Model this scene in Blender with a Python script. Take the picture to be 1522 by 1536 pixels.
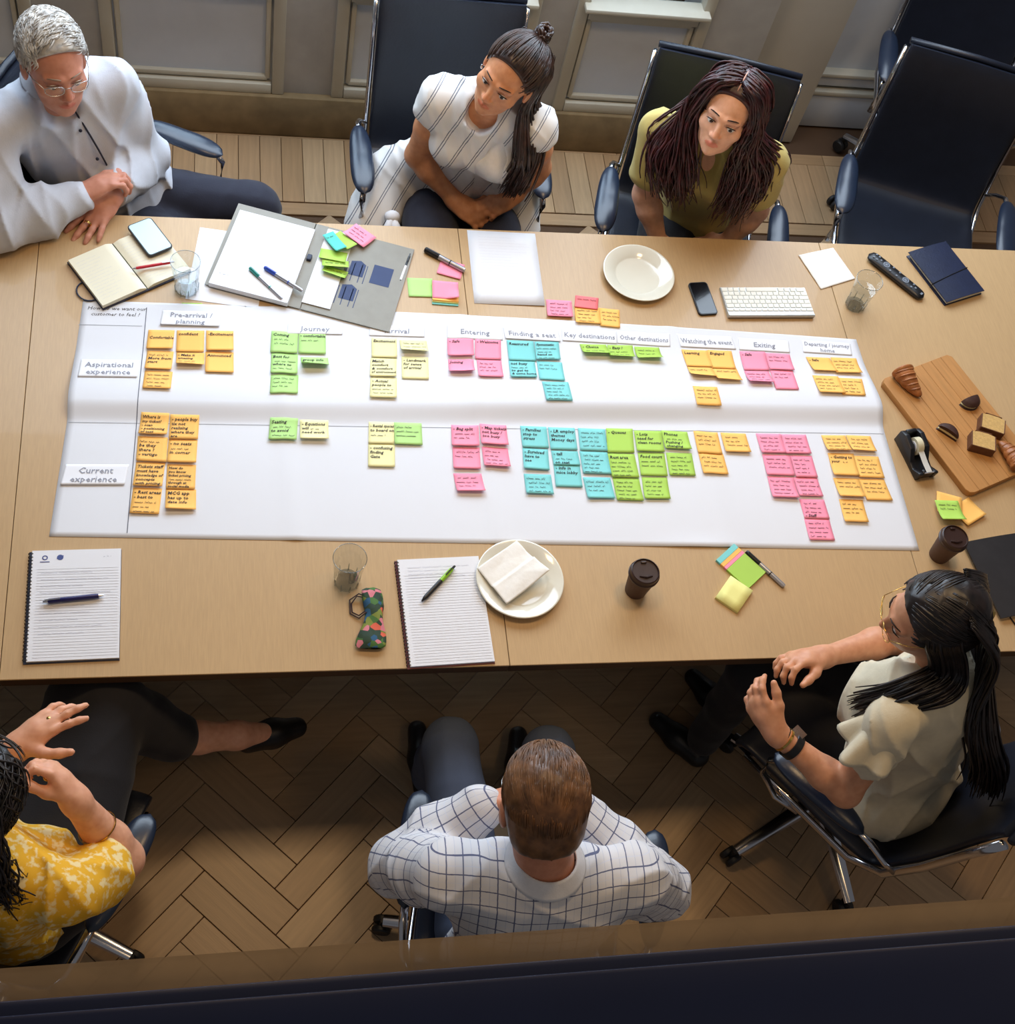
import bpy, bmesh, math, random
import numpy as np
from mathutils import Vector, Matrix

for o in list(bpy.data.objects):
    bpy.data.objects.remove(o)
scene = bpy.context.scene
COL = scene.collection
PI = math.pi
random.seed(7)

# ------------------------------------------------------------------ camera
cam_data = bpy.data.cameras.new('camera')
cam = bpy.data.objects.new('camera', cam_data)
COL.objects.link(cam)
CR = ((0.97919, -0.10763, 0.17218), (-0.00522, -0.85714, -0.51506), (0.20302, 0.50344, -0.83986))  # right, down, forward
M = Matrix.Identity(4)
for i in range(3):
    M[i][0] = CR[0][i]; M[i][1] = -CR[1][i]; M[i][2] = -CR[2][i]
M.translation = (-0.6689, -1.3217, 3.6805)
cam.matrix_world = M
cam_data.sensor_fit = 'HORIZONTAL'; cam_data.sensor_width = 36
cam_data.lens = 1989.52 / 1522 * 36
cam_data.clip_start = 0.02
scene.camera = cam

# ------------------------------------------------------------------ world, lamps, exposure
world = bpy.data.worlds.new('world'); scene.world = world; world.use_nodes = True
bg = world.node_tree.nodes['Background']
bg.inputs[0].default_value = (0.95, 0.95, 1.0, 1); bg.inputs[1].default_value = 0.15
def area(name, loc, target, sx, sy, power, color, spread=180):
    l = bpy.data.lights.new(name, 'AREA'); l.shape = 'RECTANGLE'; l.size = sx; l.size_y = sy
    l.energy = power; l.color = color; l.spread = math.radians(spread)
    o = bpy.data.objects.new(name, l); COL.objects.link(o); o.location = loc
    o.rotation_euler = (Vector(target) - Vector(loc)).to_track_quat('-Z', 'Y').to_euler()
    return o
area('window_daylight', (0.1, 2.5, 1.95), (0.0, 0.4, 0.5), 3.6, 1.9, 185, (0.72, 0.85, 1.0))
area('ceiling_lamp', (0.9, 0.75, 3.75), (0.9, 0.6, 0), 0.4, 0.4, 26, (1.0, 0.67, 0.34))
area('ceiling_lamp', (-0.6, 0.75, 3.75), (-0.6, 0.6, 0), 0.4, 0.4, 20, (1.0, 0.67, 0.34))
area('ceiling_lamp', (1.6, -0.9, 3.75), (0.9, 0.0, 0.6), 0.5, 0.5, 7, (1.0, 0.66, 0.32))
area('ceiling_lamp', (-0.35, -1.9, 3.75), (-0.3, -0.4, 0.5), 0.5, 0.5, 2.5, (1.0, 0.70, 0.38))
vs = scene.view_settings
vs.view_transform = 'Standard'; vs.look = 'None'; vs.gamma = 1.0; vs.exposure = -0.2; vs.use_curve_mapping = False

# ------------------------------------------------------------------ materials
def s2l(c):
    return tuple((x / 12.92 if x <= 0.04045 else ((x + 0.055) / 1.055) ** 2.4) for x in (v / 255 for v in c))
MATS = {}
def mat(name, rgb, rough=0.5, metal=0.0, var=0.06, scale=30.0, bump=0.0, bscale=None, stretch=None, spec=0.5,
        trans=0.0, ior=1.45, emit=0.0, alpha=1.0, sheen=0.0, sss=0.0, coat=0.0, rgb2=None, detail=4):
    """principled material with noise-driven colour variation and relief"""
    if name in MATS: return MATS[name]
    m = bpy.data.materials.new(name); m.use_nodes = True
    nt = m.node_tree; N = nt.nodes; L = nt.links; b = N['Principled BSDF']
    c = s2l(rgb); c2 = s2l(rgb2) if rgb2 else tuple(x * (1 - var) for x in c)
    b.inputs['Roughness'].default_value = rough; b.inputs['Metallic'].default_value = metal
    b.inputs['Specular IOR Level'].default_value = spec; b.inputs['IOR'].default_value = ior
    b.inputs['Transmission Weight'].default_value = trans; b.inputs['Alpha'].default_value = alpha
    b.inputs['Sheen Weight'].default_value = sheen; b.inputs['Coat Weight'].default_value = coat
    if sss:
        b.inputs['Subsurface Weight'].default_value = sss; b.inputs['Subsurface Scale'].default_value = 0.006
        b.inputs['Subsurface Radius'].default_value = (1, .35, .2)
    tc = N.new('ShaderNodeTexCoord'); mp = N.new('ShaderNodeMapping'); L.new(tc.outputs['Object'], mp.inputs[0])
    if stretch: mp.inputs['Scale'].default_value = stretch
    nz = N.new('ShaderNodeTexNoise'); nz.inputs['Scale'].default_value = scale; nz.inputs['Detail'].default_value = detail
    L.new(mp.outputs[0], nz.inputs[0])
    rp = N.new('ShaderNodeValToRGB'); rp.color_ramp.elements[0].position = 0.3; rp.color_ramp.elements[1].position = 0.7
    rp.color_ramp.elements[0].color = (*c2, 1); rp.color_ramp.elements[1].color = (*c, 1)
    L.new(nz.outputs['Fac'], rp.inputs[0]); L.new(rp.outputs[0], b.inputs['Base Color'])
    if emit:
        L.new(rp.outputs[0], b.inputs['Emission Color']); b.inputs['Emission Strength'].default_value = emit
    if bump:
        nb = N.new('ShaderNodeTexNoise'); nb.inputs['Scale'].default_value = bscale or scale; nb.inputs['Detail'].default_value = detail
        L.new(mp.outputs[0], nb.inputs[0]); bp = N.new('ShaderNodeBump'); bp.inputs['Strength'].default_value = bump
        bp.inputs['Distance'].default_value = 0.004
        L.new(nb.outputs['Fac'], bp.inputs['Height']); L.new(bp.outputs[0], b.inputs['Normal'])
    MATS[name] = m
    return m

# ------------------------------------------------------------------ mesh helpers
class MB:
    def __init__(s): s.v = []; s.f = []
    def add(s, v, f):
        n = len(s.v); s.v += [tuple(p) for p in v]; s.f += [tuple(i + n for i in q) for q in f]; return s
    def box(s, cx, cy, cz, sx, sy, sz, rz=0):
        c, d = math.cos(rz), math.sin(rz); v = []
        for z in (-.5, .5):
            for x, y in ((-.5, -.5), (.5, -.5), (.5, .5), (-.5, .5)):
                X, Y = x * sx, y * sy
                v.append((cx + X * c - Y * d, cy + X * d + Y * c, cz + z * sz))
        return s.add(v, [(3, 2, 1, 0), (4, 5, 6, 7), (0, 1, 5, 4), (1, 2, 6, 5), (2, 3, 7, 6), (3, 0, 4, 7)])
    def prism(s, pts, z0, z1):
        n = len(pts); a = sum(pts[i][0] * pts[(i + 1) % n][1] - pts[(i + 1) % n][0] * pts[i][1] for i in range(n))
        if a < 0: pts = pts[::-1]
        v = [(x, y, z0) for x, y in pts] + [(x, y, z1) for x, y in pts]
        return s.add(v, [tuple(range(n - 1, -1, -1)), tuple(range(n, 2 * n))] + [(i, (i + 1) % n, n + (i + 1) % n, n + i) for i in range(n)])
    def lathe(s, prof, n=24, c=(0, 0, 0), closed=False):
        v = []; f = []
        for r, z in prof:
            for k in range(n):
                a = 2 * PI * k / n; v.append((c[0] + r * math.cos(a), c[1] + r * math.sin(a), c[2] + z))
        m = len(prof)
        for i in range(m if closed else m - 1):
            j = (i + 1) % m
            for k in range(n):
                f.append((i * n + k, i * n + (k + 1) % n, j * n + (k + 1) % n, j * n + k))
        if not closed:
            if prof[0][0] > 1e-5: f.append(tuple(range(n - 1, -1, -1)))
            if prof[-1][0] > 1e-5: f.append(tuple((m - 1) * n + k for k in range(n)))
        return s.add(v, f)
    def tube(s, pts, r, n=8, cap=True, flat=1.0, up=(0, 0, 1)):
        P = [Vector(p) for p in pts]; R = r if isinstance(r, (list, tuple)) else [r] * len(P)
        v = []; f = []; ref = Vector(up)
        for i, p in enumerate(P):
            t = (P[min(i + 1, len(P) - 1)] - P[max(i - 1, 0)])
            t = t.normalized() if t.length > 1e-9 else Vector((1, 0, 0))
            a = t.cross(ref)
            if a.length < 1e-3: a = t.cross(Vector((0, 1, 0.1)))
            a.normalize(); b = a.cross(t).normalized()
            for k in range(n):
                w = 2 * PI * k / n
                v.append(p + a * (R[i] * math.cos(w)) + b * (R[i] * flat * math.sin(w)))
        for i in range(len(P) - 1):
            for k in range(n):
                f.append((i * n + k, i * n + (k + 1) % n, (i + 1) * n + (k + 1) % n, (i + 1) * n + k))
        if cap:
            f.append(tuple(range(n - 1, -1, -1))); f.append(tuple((len(P) - 1) * n + k for k in range(n)))
        return s.add(v, f)
    def grid(s, fn, nu, nv, thick=0.0):
        v = [fn(i / nu, j / nv) for j in range(nv + 1) for i in range(nu + 1)]; W = nu + 1
        f = [(j * W + i, j * W + i + 1, (j + 1) * W + i + 1, (j + 1) * W + i) for j in range(nv) for i in range(nu)]
        if not thick: return s.add(v, f)
        n = len(v)
        v2 = [(p[0], p[1], p[2] - thick) for p in v]
        f2 = [tuple(reversed([i + n for i in q])) for q in f]
        rim = [i for i in range(W)] + [j * W + nu for j in range(1, nv + 1)] + [nv * W + i for i in range(nu - 1, -1, -1)] + [j * W for j in range(nv - 1, 0, -1)]
        f3 = [(rim[(k + 1) % len(rim)], rim[k], rim[k] + n, rim[(k + 1) % len(rim)] + n) for k in range(len(rim))]
        return s.add(v + v2, f + f2 + f3)
    def ball(s, c, r, n=12, m=8):
        r = r if isinstance(r, (list, tuple)) else (r, r, r); v = []; f = []
        v.append((c[0], c[1], c[2] - r[2]))
        for j in range(1, m):
            p = -PI / 2 + PI * j / m
            for k in range(n):
                a = 2 * PI * k / n
                v.append((c[0] + r[0] * math.cos(p) * math.cos(a), c[1] + r[1] * math.cos(p) * math.sin(a), c[2] + r[2] * math.sin(p)))
        v.append((c[0], c[1], c[2] + r[2])); e = len(v) - 1
        for k in range(n):
            f.append((0, 1 + (k + 1) % n, 1 + k)); f.append((e, 1 + (m - 2) * n + k, 1 + (m - 2) * n + (k + 1) % n))
        for j in range(m - 2):
            for k in range(n):
                f.append((1 + j * n + k, 1 + j * n + (k + 1) % n, 1 + (j + 1) * n + (k + 1) % n, 1 + (j + 1) * n + k))
        return s.add(v, f)
    def build(s, name, m, parent=None, smooth=False, bevel=0.0, seg=2, loc=None, rz=None, rot=None, angle=35):
        me = bpy.data.meshes.new(name); me.from_pydata(s.v, [], s.f); me.update()
        if bevel:
            bm = bmesh.new(); bm.from_mesh(me)
            es = [e for e in bm.edges if len(e.link_faces) == 2 and e.calc_face_angle(0) > math.radians(25)]
            bmesh.ops.bevel(bm, geom=es, offset=bevel, segments=seg, affect='EDGES', profile=0.5)
            bm.to_mesh(me); bm.free()
        me.materials.append(m)
        if smooth or bevel:
            me.polygons.foreach_set('use_smooth', [True] * len(me.polygons))
            if smooth != 'all':
                me.set_sharp_from_angle(angle=math.radians(angle))
        o = bpy.data.objects.new(name, me); COL.objects.link(o)
        if loc: o.location = loc
        if rz is not None: o.rotation_euler = (0, 0, rz)
        if rot is not None: o.rotation_euler = rot
        if parent: o.parent = parent
        return o
def empty(name, loc=(0, 0, 0), rz=0.0):
    o = bpy.data.objects.new(name, None); COL.objects.link(o); o.location = loc; o.rotation_euler = (0, 0, rz); o.empty_display_size = .05
    return o
def tag(o, label, cat, group=None):
    o['label'] = label; o['category'] = cat
    if group: o['group'] = group
    return o
def struct(o, label=None, cat=None):
    o['kind'] = 'structure'
    if label: o['label'] = label
    if cat: o['category'] = cat
    return o
def copy_tree(o, parent=None):
    c = o.copy(); COL.objects.link(c); c.parent = parent
    for ch in list(o.children): copy_tree(ch, c)
    return c
def text_geo(body, size, shear=0.0, space=1.0, lead=1.0, align='LEFT', weight=0.0):
    """flat letter shapes: (verts, faces), top-left of the first line near the origin"""
    cu = bpy.data.curves.new('t', 'FONT'); cu.body = body; cu.size = size; cu.shear = shear; cu.space_character = space
    cu.space_line = lead; cu.align_x = align; cu.resolution_u = 1; cu.offset = weight
    ob = bpy.data.objects.new('t', cu); COL.objects.link(ob)
    me = ob.to_mesh(); v = [tuple(p.co) for p in me.vertices]; f = [tuple(p.vertices) for p in me.polygons]
    ob.to_mesh_clear(); bpy.data.objects.remove(ob); bpy.data.curves.remove(cu)
    return v, f
def scribble(w, h, rnd, x0=0.0, y0=0.0, stroke=0.0009):
    """one line of illegible handwriting: short joined strokes in word-long runs"""
    v = []; f = []; x = x0
    while x < x0 + w:
        L = min(rnd.uniform(.18, .42) * w, x0 + w - x)
        if L < .05 * w: break
        n = max(4, int(L / (h * .32))); pts = []
        for i in range(n + 1):
            up = rnd.choice((.35, .45, .5, .9)) if i % 2 else rnd.choice((0, 0, 0, -.3))
            pts.append((x + L * i / n, y0 + up * h + rnd.uniform(-.06, .06) * h))
        for a, b in zip(pts, pts[1:]):
            k = len(v); v += [(a[0], a[1] - stroke, 0), (b[0], b[1] - stroke, 0), (b[0], b[1] + stroke, 0), (a[0], a[1] + stroke, 0)]
            f.append((k, k + 1, k + 2, k + 3))
        x += L + h * .7
    return v, f

T = 0.74          # table top height
# ------------------------------------------------------------------ the room
m_stone = mat('grey_limestone', (168, 164, 158), .85, var=.16, scale=9, bump=.15, bscale=60)
m_panel = mat('grey_painted_panel', (196, 204, 216), .55, var=.05, scale=12)
m_mould = mat('cream_painted_moulding', (188, 184, 170), .5, var=.05, scale=12)
m_pale = mat('pale_plaster', (200, 198, 190), .8, var=.06, scale=7, bump=.1, bscale=50)
m_skirt = mat('stained_stone_base', (136, 116, 84), .85, var=.3, scale=14, bump=.2)
m_glass = mat('window_glass', (225, 235, 240), .02, trans=1.0, var=0, ior=1.1)
m_sub = mat('floor_gap', (84, 62, 44), .9)

WY = 2.62         # wall face
bays = [(-2.05, -1.33), (-1.11, -.475), (-.30, .42), (.55, 1.06)]
wall = MB()
edges = [-3.6] + [e for b in bays for e in b] + [1.30]
for i in range(0, len(edges), 2):                               # piers between the window bays
    wall.box((edges[i] + edges[i + 1]) / 2, WY + .13, 1.7, edges[i + 1] - edges[i], .30, 3.4)
for a, b in bays: wall.box((a + b) / 2, WY + .13, 3.1, b - a, .30, .6)
wall_far = struct(wall.build('wall_far', m_stone))
MB().box(-1.15, WY + .10, .095, 4.9, .30, .19).build('stone_base', m_skirt, wall_far, bevel=.008)
pier = struct(MB().box(1.47, WY + .22, 1.7, .34, .30, 3.4).build('wall_pier', m_pale, bevel=.006))
rw = struct(MB().box(3.0, WY + .37, 1.7, 2.72, .30, 3.4).build('wall_right', m_panel))
MB().box(3.0, WY + .20, .085, 2.72, .05, .17).build('skirting_board', m_panel, rw, bevel=.006)
MB().box(3.0, WY + .195, .182, 2.72, .055, .024).build('skirting_moulding', m_mould, rw, bevel=.006)
MB().box(3.0, WY + .205, .235, 2.72, .04, .05).build('skirting_cap', m_panel, rw, bevel=.006)
MB().box(3.0, WY + .20, .268, 2.72, .048, .02).build('skirting_moulding', m_mould, rw, bevel=.006)
for n, (a, b) in enumerate(bays, 1):
    c = (a + b) / 2; w = b - a
    win = MB()
    for x in (a + .022, b - .022): win.box(x, WY - .005, 1.49, .044, .06, 2.6)
    win.box(c, WY - .005, .212, w - .09, .06, .045); win.box(c, WY - .005, .645, w - .09, .06, .05); win.box(c, WY - .005, 2.77, w - .09, .06, .05)
    wo = struct(win.build('window_%d' % n, m_mould, bevel=.005))
    MB().box(c, WY + .005, .43, w - .06, .02, .42).build('lower_panel', m_panel, wo)
    for (x, z, sx, sz) in ((c, .252, w - .12, .02), (c, .612, w - .12, .02), (a + .06, .43, .018, .36), (b - .06, .43, .018, .36)):
        MB().box(x, WY - .012, z, sx, .02, sz).build('panel_bead', m_mould, wo, bevel=.004)
    MB().box(c, WY + .01, 1.70, w - .06, .008, 2.12).build('pane', m_glass, wo)
    MB().box(c, WY - .03, .685, w - .04, .09, .02).build('window_sill', m_mould, wo, bevel=.005)

# parquet: herringbone field with a straight border by the windows
m_planks = [mat('oak_plank_%d' % i, c, .42, var=.22, scale=5, stretch=(1, 14, 1), bump=.12, bscale=20)
            for i, c in enumerate(((176, 144, 108), (166, 134, 98), (184, 154, 118), (170, 140, 106)))]
for m in m_planks:
    m.node_tree.nodes['Principled BSDF'].inputs['Coat Weight'].default_value = .55; m.node_tree.nodes['Principled BSDF'].inputs['Coat Roughness'].default_value = .32
floor = struct(MB().box(0, .2, -.02, 9, 7, .02).build('floor', m_sub))
PW, PL = .088, .352
plank_mesh = []
for i in range(4):
    o = MB().box(0, 0, -.006, PL - .002, PW - .002, .012).build('plank', m_planks[i], None, bevel=.0012, seg=1)
    plank_mesh.append(o.data); bpy.data.objects.remove(o)
strip_mesh = []
for i in range(4):
    o = MB().box(0, 0, -.006, .33, .078, .012).build('plank', m_planks[i], None, bevel=.0012, seg=1)
    strip_mesh.append(o.data); bpy.data.objects.remove(o)
long_mesh = []
for i in range(2):
    o = MB().box(0, 0, -.006, .9, .058, .012).build('plank', m_planks[i], None, bevel=.0012, seg=1)
    long_mesh.append(o.data); bpy.data.objects.remove(o)
planks = []
rnd = random.Random(3)
B0, B1 = -2.2, 2.17                 # herringbone field in y
c45 = math.sqrt(.5)
for r in range(-70, 71):            # r: diagonal step, s: repeat along
    for s in range(-9, 10):
        for cu, cv, a in ((r + 8 * s + 2, r + .5, 0), (r + .5, r - 5 - 8 * s, PI / 2)):
            x = (cu - cv) * PW * c45; y = (cu + cv) * PW * c45
            if -3.2 < x < 3.2 and B0 < y < B1 - .14:
                planks.append((x, y, a + PI / 4, plank_mesh[rnd.randrange(4)]))
x = -3.0
while x < 3.2:
    planks.append((x, 2.40, PI / 2, strip_mesh[rnd.randrange(4)])); x += .080
for k in range(8): planks.append((-3.2 + k * .902, 2.595, 0, long_mesh[k % 2]))
for k in range(8): planks.append((-3.0 + k * .902, 2.20, 0, long_mesh[k % 2]))
Rm = Matrix(CR); Cc = Vector((-0.6689, -1.3217, 3.6805))
def seen(x, y):                     # in the photograph's view and not under the table top
    if 0.0 < y < 1.75: return False
    c = Rm @ (Vector((x, y, 0)) - Cc)
    if c.z < .1: return False
    px, py = 761 + 1989.5 * c.x / c.z, 768 + 1989.5 * c.y / c.z
    return -60 < px < 1580 and 120 < py < 1480
vis = [p for p in planks if seen(p[0], p[1])]; rest = [p for p in planks if not seen(p[0], p[1])]
vis.sort(key=lambda p: (Vector((p[0], p[1], 0)) - Cc).length)
rest += vis[298:]; vis = vis[:298]
for x, y, a, me in vis:
    o = bpy.data.objects.new('plank', me); COL.objects.link(o); o.location = (x, y, 0); o.rotation_euler = (0, 0, a); o.parent = floor
far = MB(); 
for x, y, a, me in rest:
    L = .352 if me in plank_mesh else (.33 if me in strip_mesh else .9); W_ = .086 if me in plank_mesh else (.078 if me in strip_mesh else .058)
    far.box(x, y, -.006, L - .002, W_, .012, a)
fo = far.build('planks', m_planks[0], floor); fo['kind'] = 'stuff'
for m in m_planks[1:]: fo.data.materials.append(m)
fo.data.polygons.foreach_set('material_index', [(i // 6 * 7919) % 4 for i in range(len(fo.data.polygons))])

# interior window ledge in front of the viewpoint
m_navy = mat('navy_gloss_paint', (12, 24, 60), .4, var=.1, scale=20)
m_haze = mat('glass_haze_tint', (168, 144, 112), .7, var=.15, scale=30, alpha=.62)  # haze and blur along the ledge, put into a see-through brown colour
ledge = struct(MB().box(-.4, -1.181, 2.86, 6, .05, .06).build('window_5', m_navy, bevel=.004))
MB().box(-.4, -1.192, 2.875, 6, .052, .05).build('window_sill', m_navy, ledge, bevel=.003)
MB().box(-.4, -1.146, 2.870, 6, .020, .012).build('haze_strip', m_haze, ledge)
# ------------------------------------------------------------------ table
m_veneer = mat('oak_veneer_table', (192, 160, 118), .36, var=.10, scale=60, stretch=(6, .35, 1), bump=.03, bscale=90, spec=.4, coat=.12)
m_edge = mat('dark_table_edge', (70, 48, 30), .5)
m_dark = mat('black_table_frame', (28, 26, 26), .5)
table = tag(empty('conference_table', (0, 0, 0)), 'long oak veneer conference table with paper map spread across it', 'table')
TD = 1.438
for a, b in ((-2.36, -1.192), (-1.192, 0), (0, 1.166), (1.166, 2.34)):
    p = MB().box((a + b) / 2, TD / 2, T - .0025, b - a - .0016, TD, .005).build('tabletop_panel', m_veneer, table, bevel=.001, seg=1)
    MB().box((a + b) / 2, TD / 2, T - .020, b - a - .0016, TD - .001, .030).build('panel_underside', m_edge, p)
for x in (-1.8, -.6, .6, 1.8):
    MB().box(x, TD / 2, .36, .10, .5, .67).build('pedestal', m_dark, table, bevel=.01)
    MB().box(x, TD / 2, .015, .16, .7, .03).build('foot', m_dark, table, bevel=.01)
MB().box(0, TD / 2, .62, 4.2, .05, .14).build('beam', m_dark, table, bevel=.006)

# ------------------------------------------------------------------ the paper map
m_map = mat('white_map_paper', (222, 224, 230), .7, var=.02, scale=4, bump=.06, bscale=14)
m_card = mat('white_card', (232, 233, 238), .65, var=.01)
m_ink = mat('black_ink', (38, 34, 40), .7)
m_print = mat('grey_print', (142, 146, 160), .7)
m_line = mat('pencil_line', (150, 155, 165), .8)
m_line2 = mat('ruled_blue_line', (95, 98, 112), .8)
def sstep(a, b, x):
    t = min(1, max(0, (x - a) / (b - a))); return t * t * (3 - 2 * t)
def map_h(x, y):
    """height of the sheet above the table: one raised fold across, faint folds down"""
    yr = .772 + .006 * math.sin(x * 2.1)
    A = .019 + .004 * x + .003 * math.sin(x * 5)
    g = sstep(yr + .20, yr + .02, y) * sstep(yr - .055, yr + .012, y)
    h = A * max(0, g)
    for xf in (-.53, .0, .62): h += .0032 * math.exp(-((x - xf + .05 * (y - .7)) / .02) ** 2)
    h += .006 * sstep(.08, 0, y - .30) * math.exp(-((x - .55) / .10) ** 2)
    return h
Lp = [(1.12, -1.064), (.95, -1.074), (.80, -1.083), (.72, -1.083), (.377, -1.106)]
Rp = [(1.048, 1.194), (.93, 1.196), (.80, 1.20), (.70, 1.194), (.31, 1.191)]
def edge_at(P, t):
    i = min(int(t * 4), 3); f = t * 4 - i
    return (P[i][1] + (P[i + 1][1] - P[i][1]) * f, P[i][0] + (P[i + 1][0] - P[i][0]) * f)
def map_pt(u, v):
    # rows follow both edges; denser rows around the fold come for free from the edge lists
    (x0, y0), (x1, y1) = edge_at(Lp, v), edge_at(Rp, v)
    x = x0 + (x1 - x0) * u; y = y0 + (y1 - y0) * u
    y += .028 * math.sin(PI * u) * sstep(.5, 0, v) * .6
    return (x, y, T + .0012 + map_h(x, y))
bm_ = MB().grid(lambda u, v: map_pt(u, 1 - v), 120, 90, .0004)
sheet = tag(bm_.build('paper_map', m_map, smooth='all'), 'large white paper journey map folded across the middle on the table', 'paper map')
def on_map(x, y, dz=.0006): return (x, y, T + .0012 + map_h(x, y) + dz)
def ribbon(p, q, w, m, name, parent, n=60, dz=.0006):
    d = Vector((q[0] - p[0], q[1] - p[1])); d.normalize(); o = Vector((-d.y, d.x)) * w / 2
    b = MB().grid(lambda u, v: on_map(p[0] + (q[0] - p[0]) * u + o.x * (2 * v - 1), p[1] + (q[1] - p[1]) * u + o.y * (2 * v - 1), dz), n, 1)
    return b.build(name, m, parent)
ribbon((-.896, 1.10), (-.923, .385), .0022, m_line2, 'ruled_line', sheet)
ribbon((-1.072, 1.035), (-.906, 1.035), .0015, m_line, 'ruled_line', sheet)
ribbon((-1.080, .715), (1.190, .700), .0016, m_line, 'ruled_line', sheet)
gy, gf = text_geo('How do we want our\n  customer to feel ?', .0175, shear=.25, lead=1.15)
MB().add([on_map(-1.052 + x, 1.088 + y) for x, y, z in gy], gf).build('handwriting', m_ink, sheet)

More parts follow.
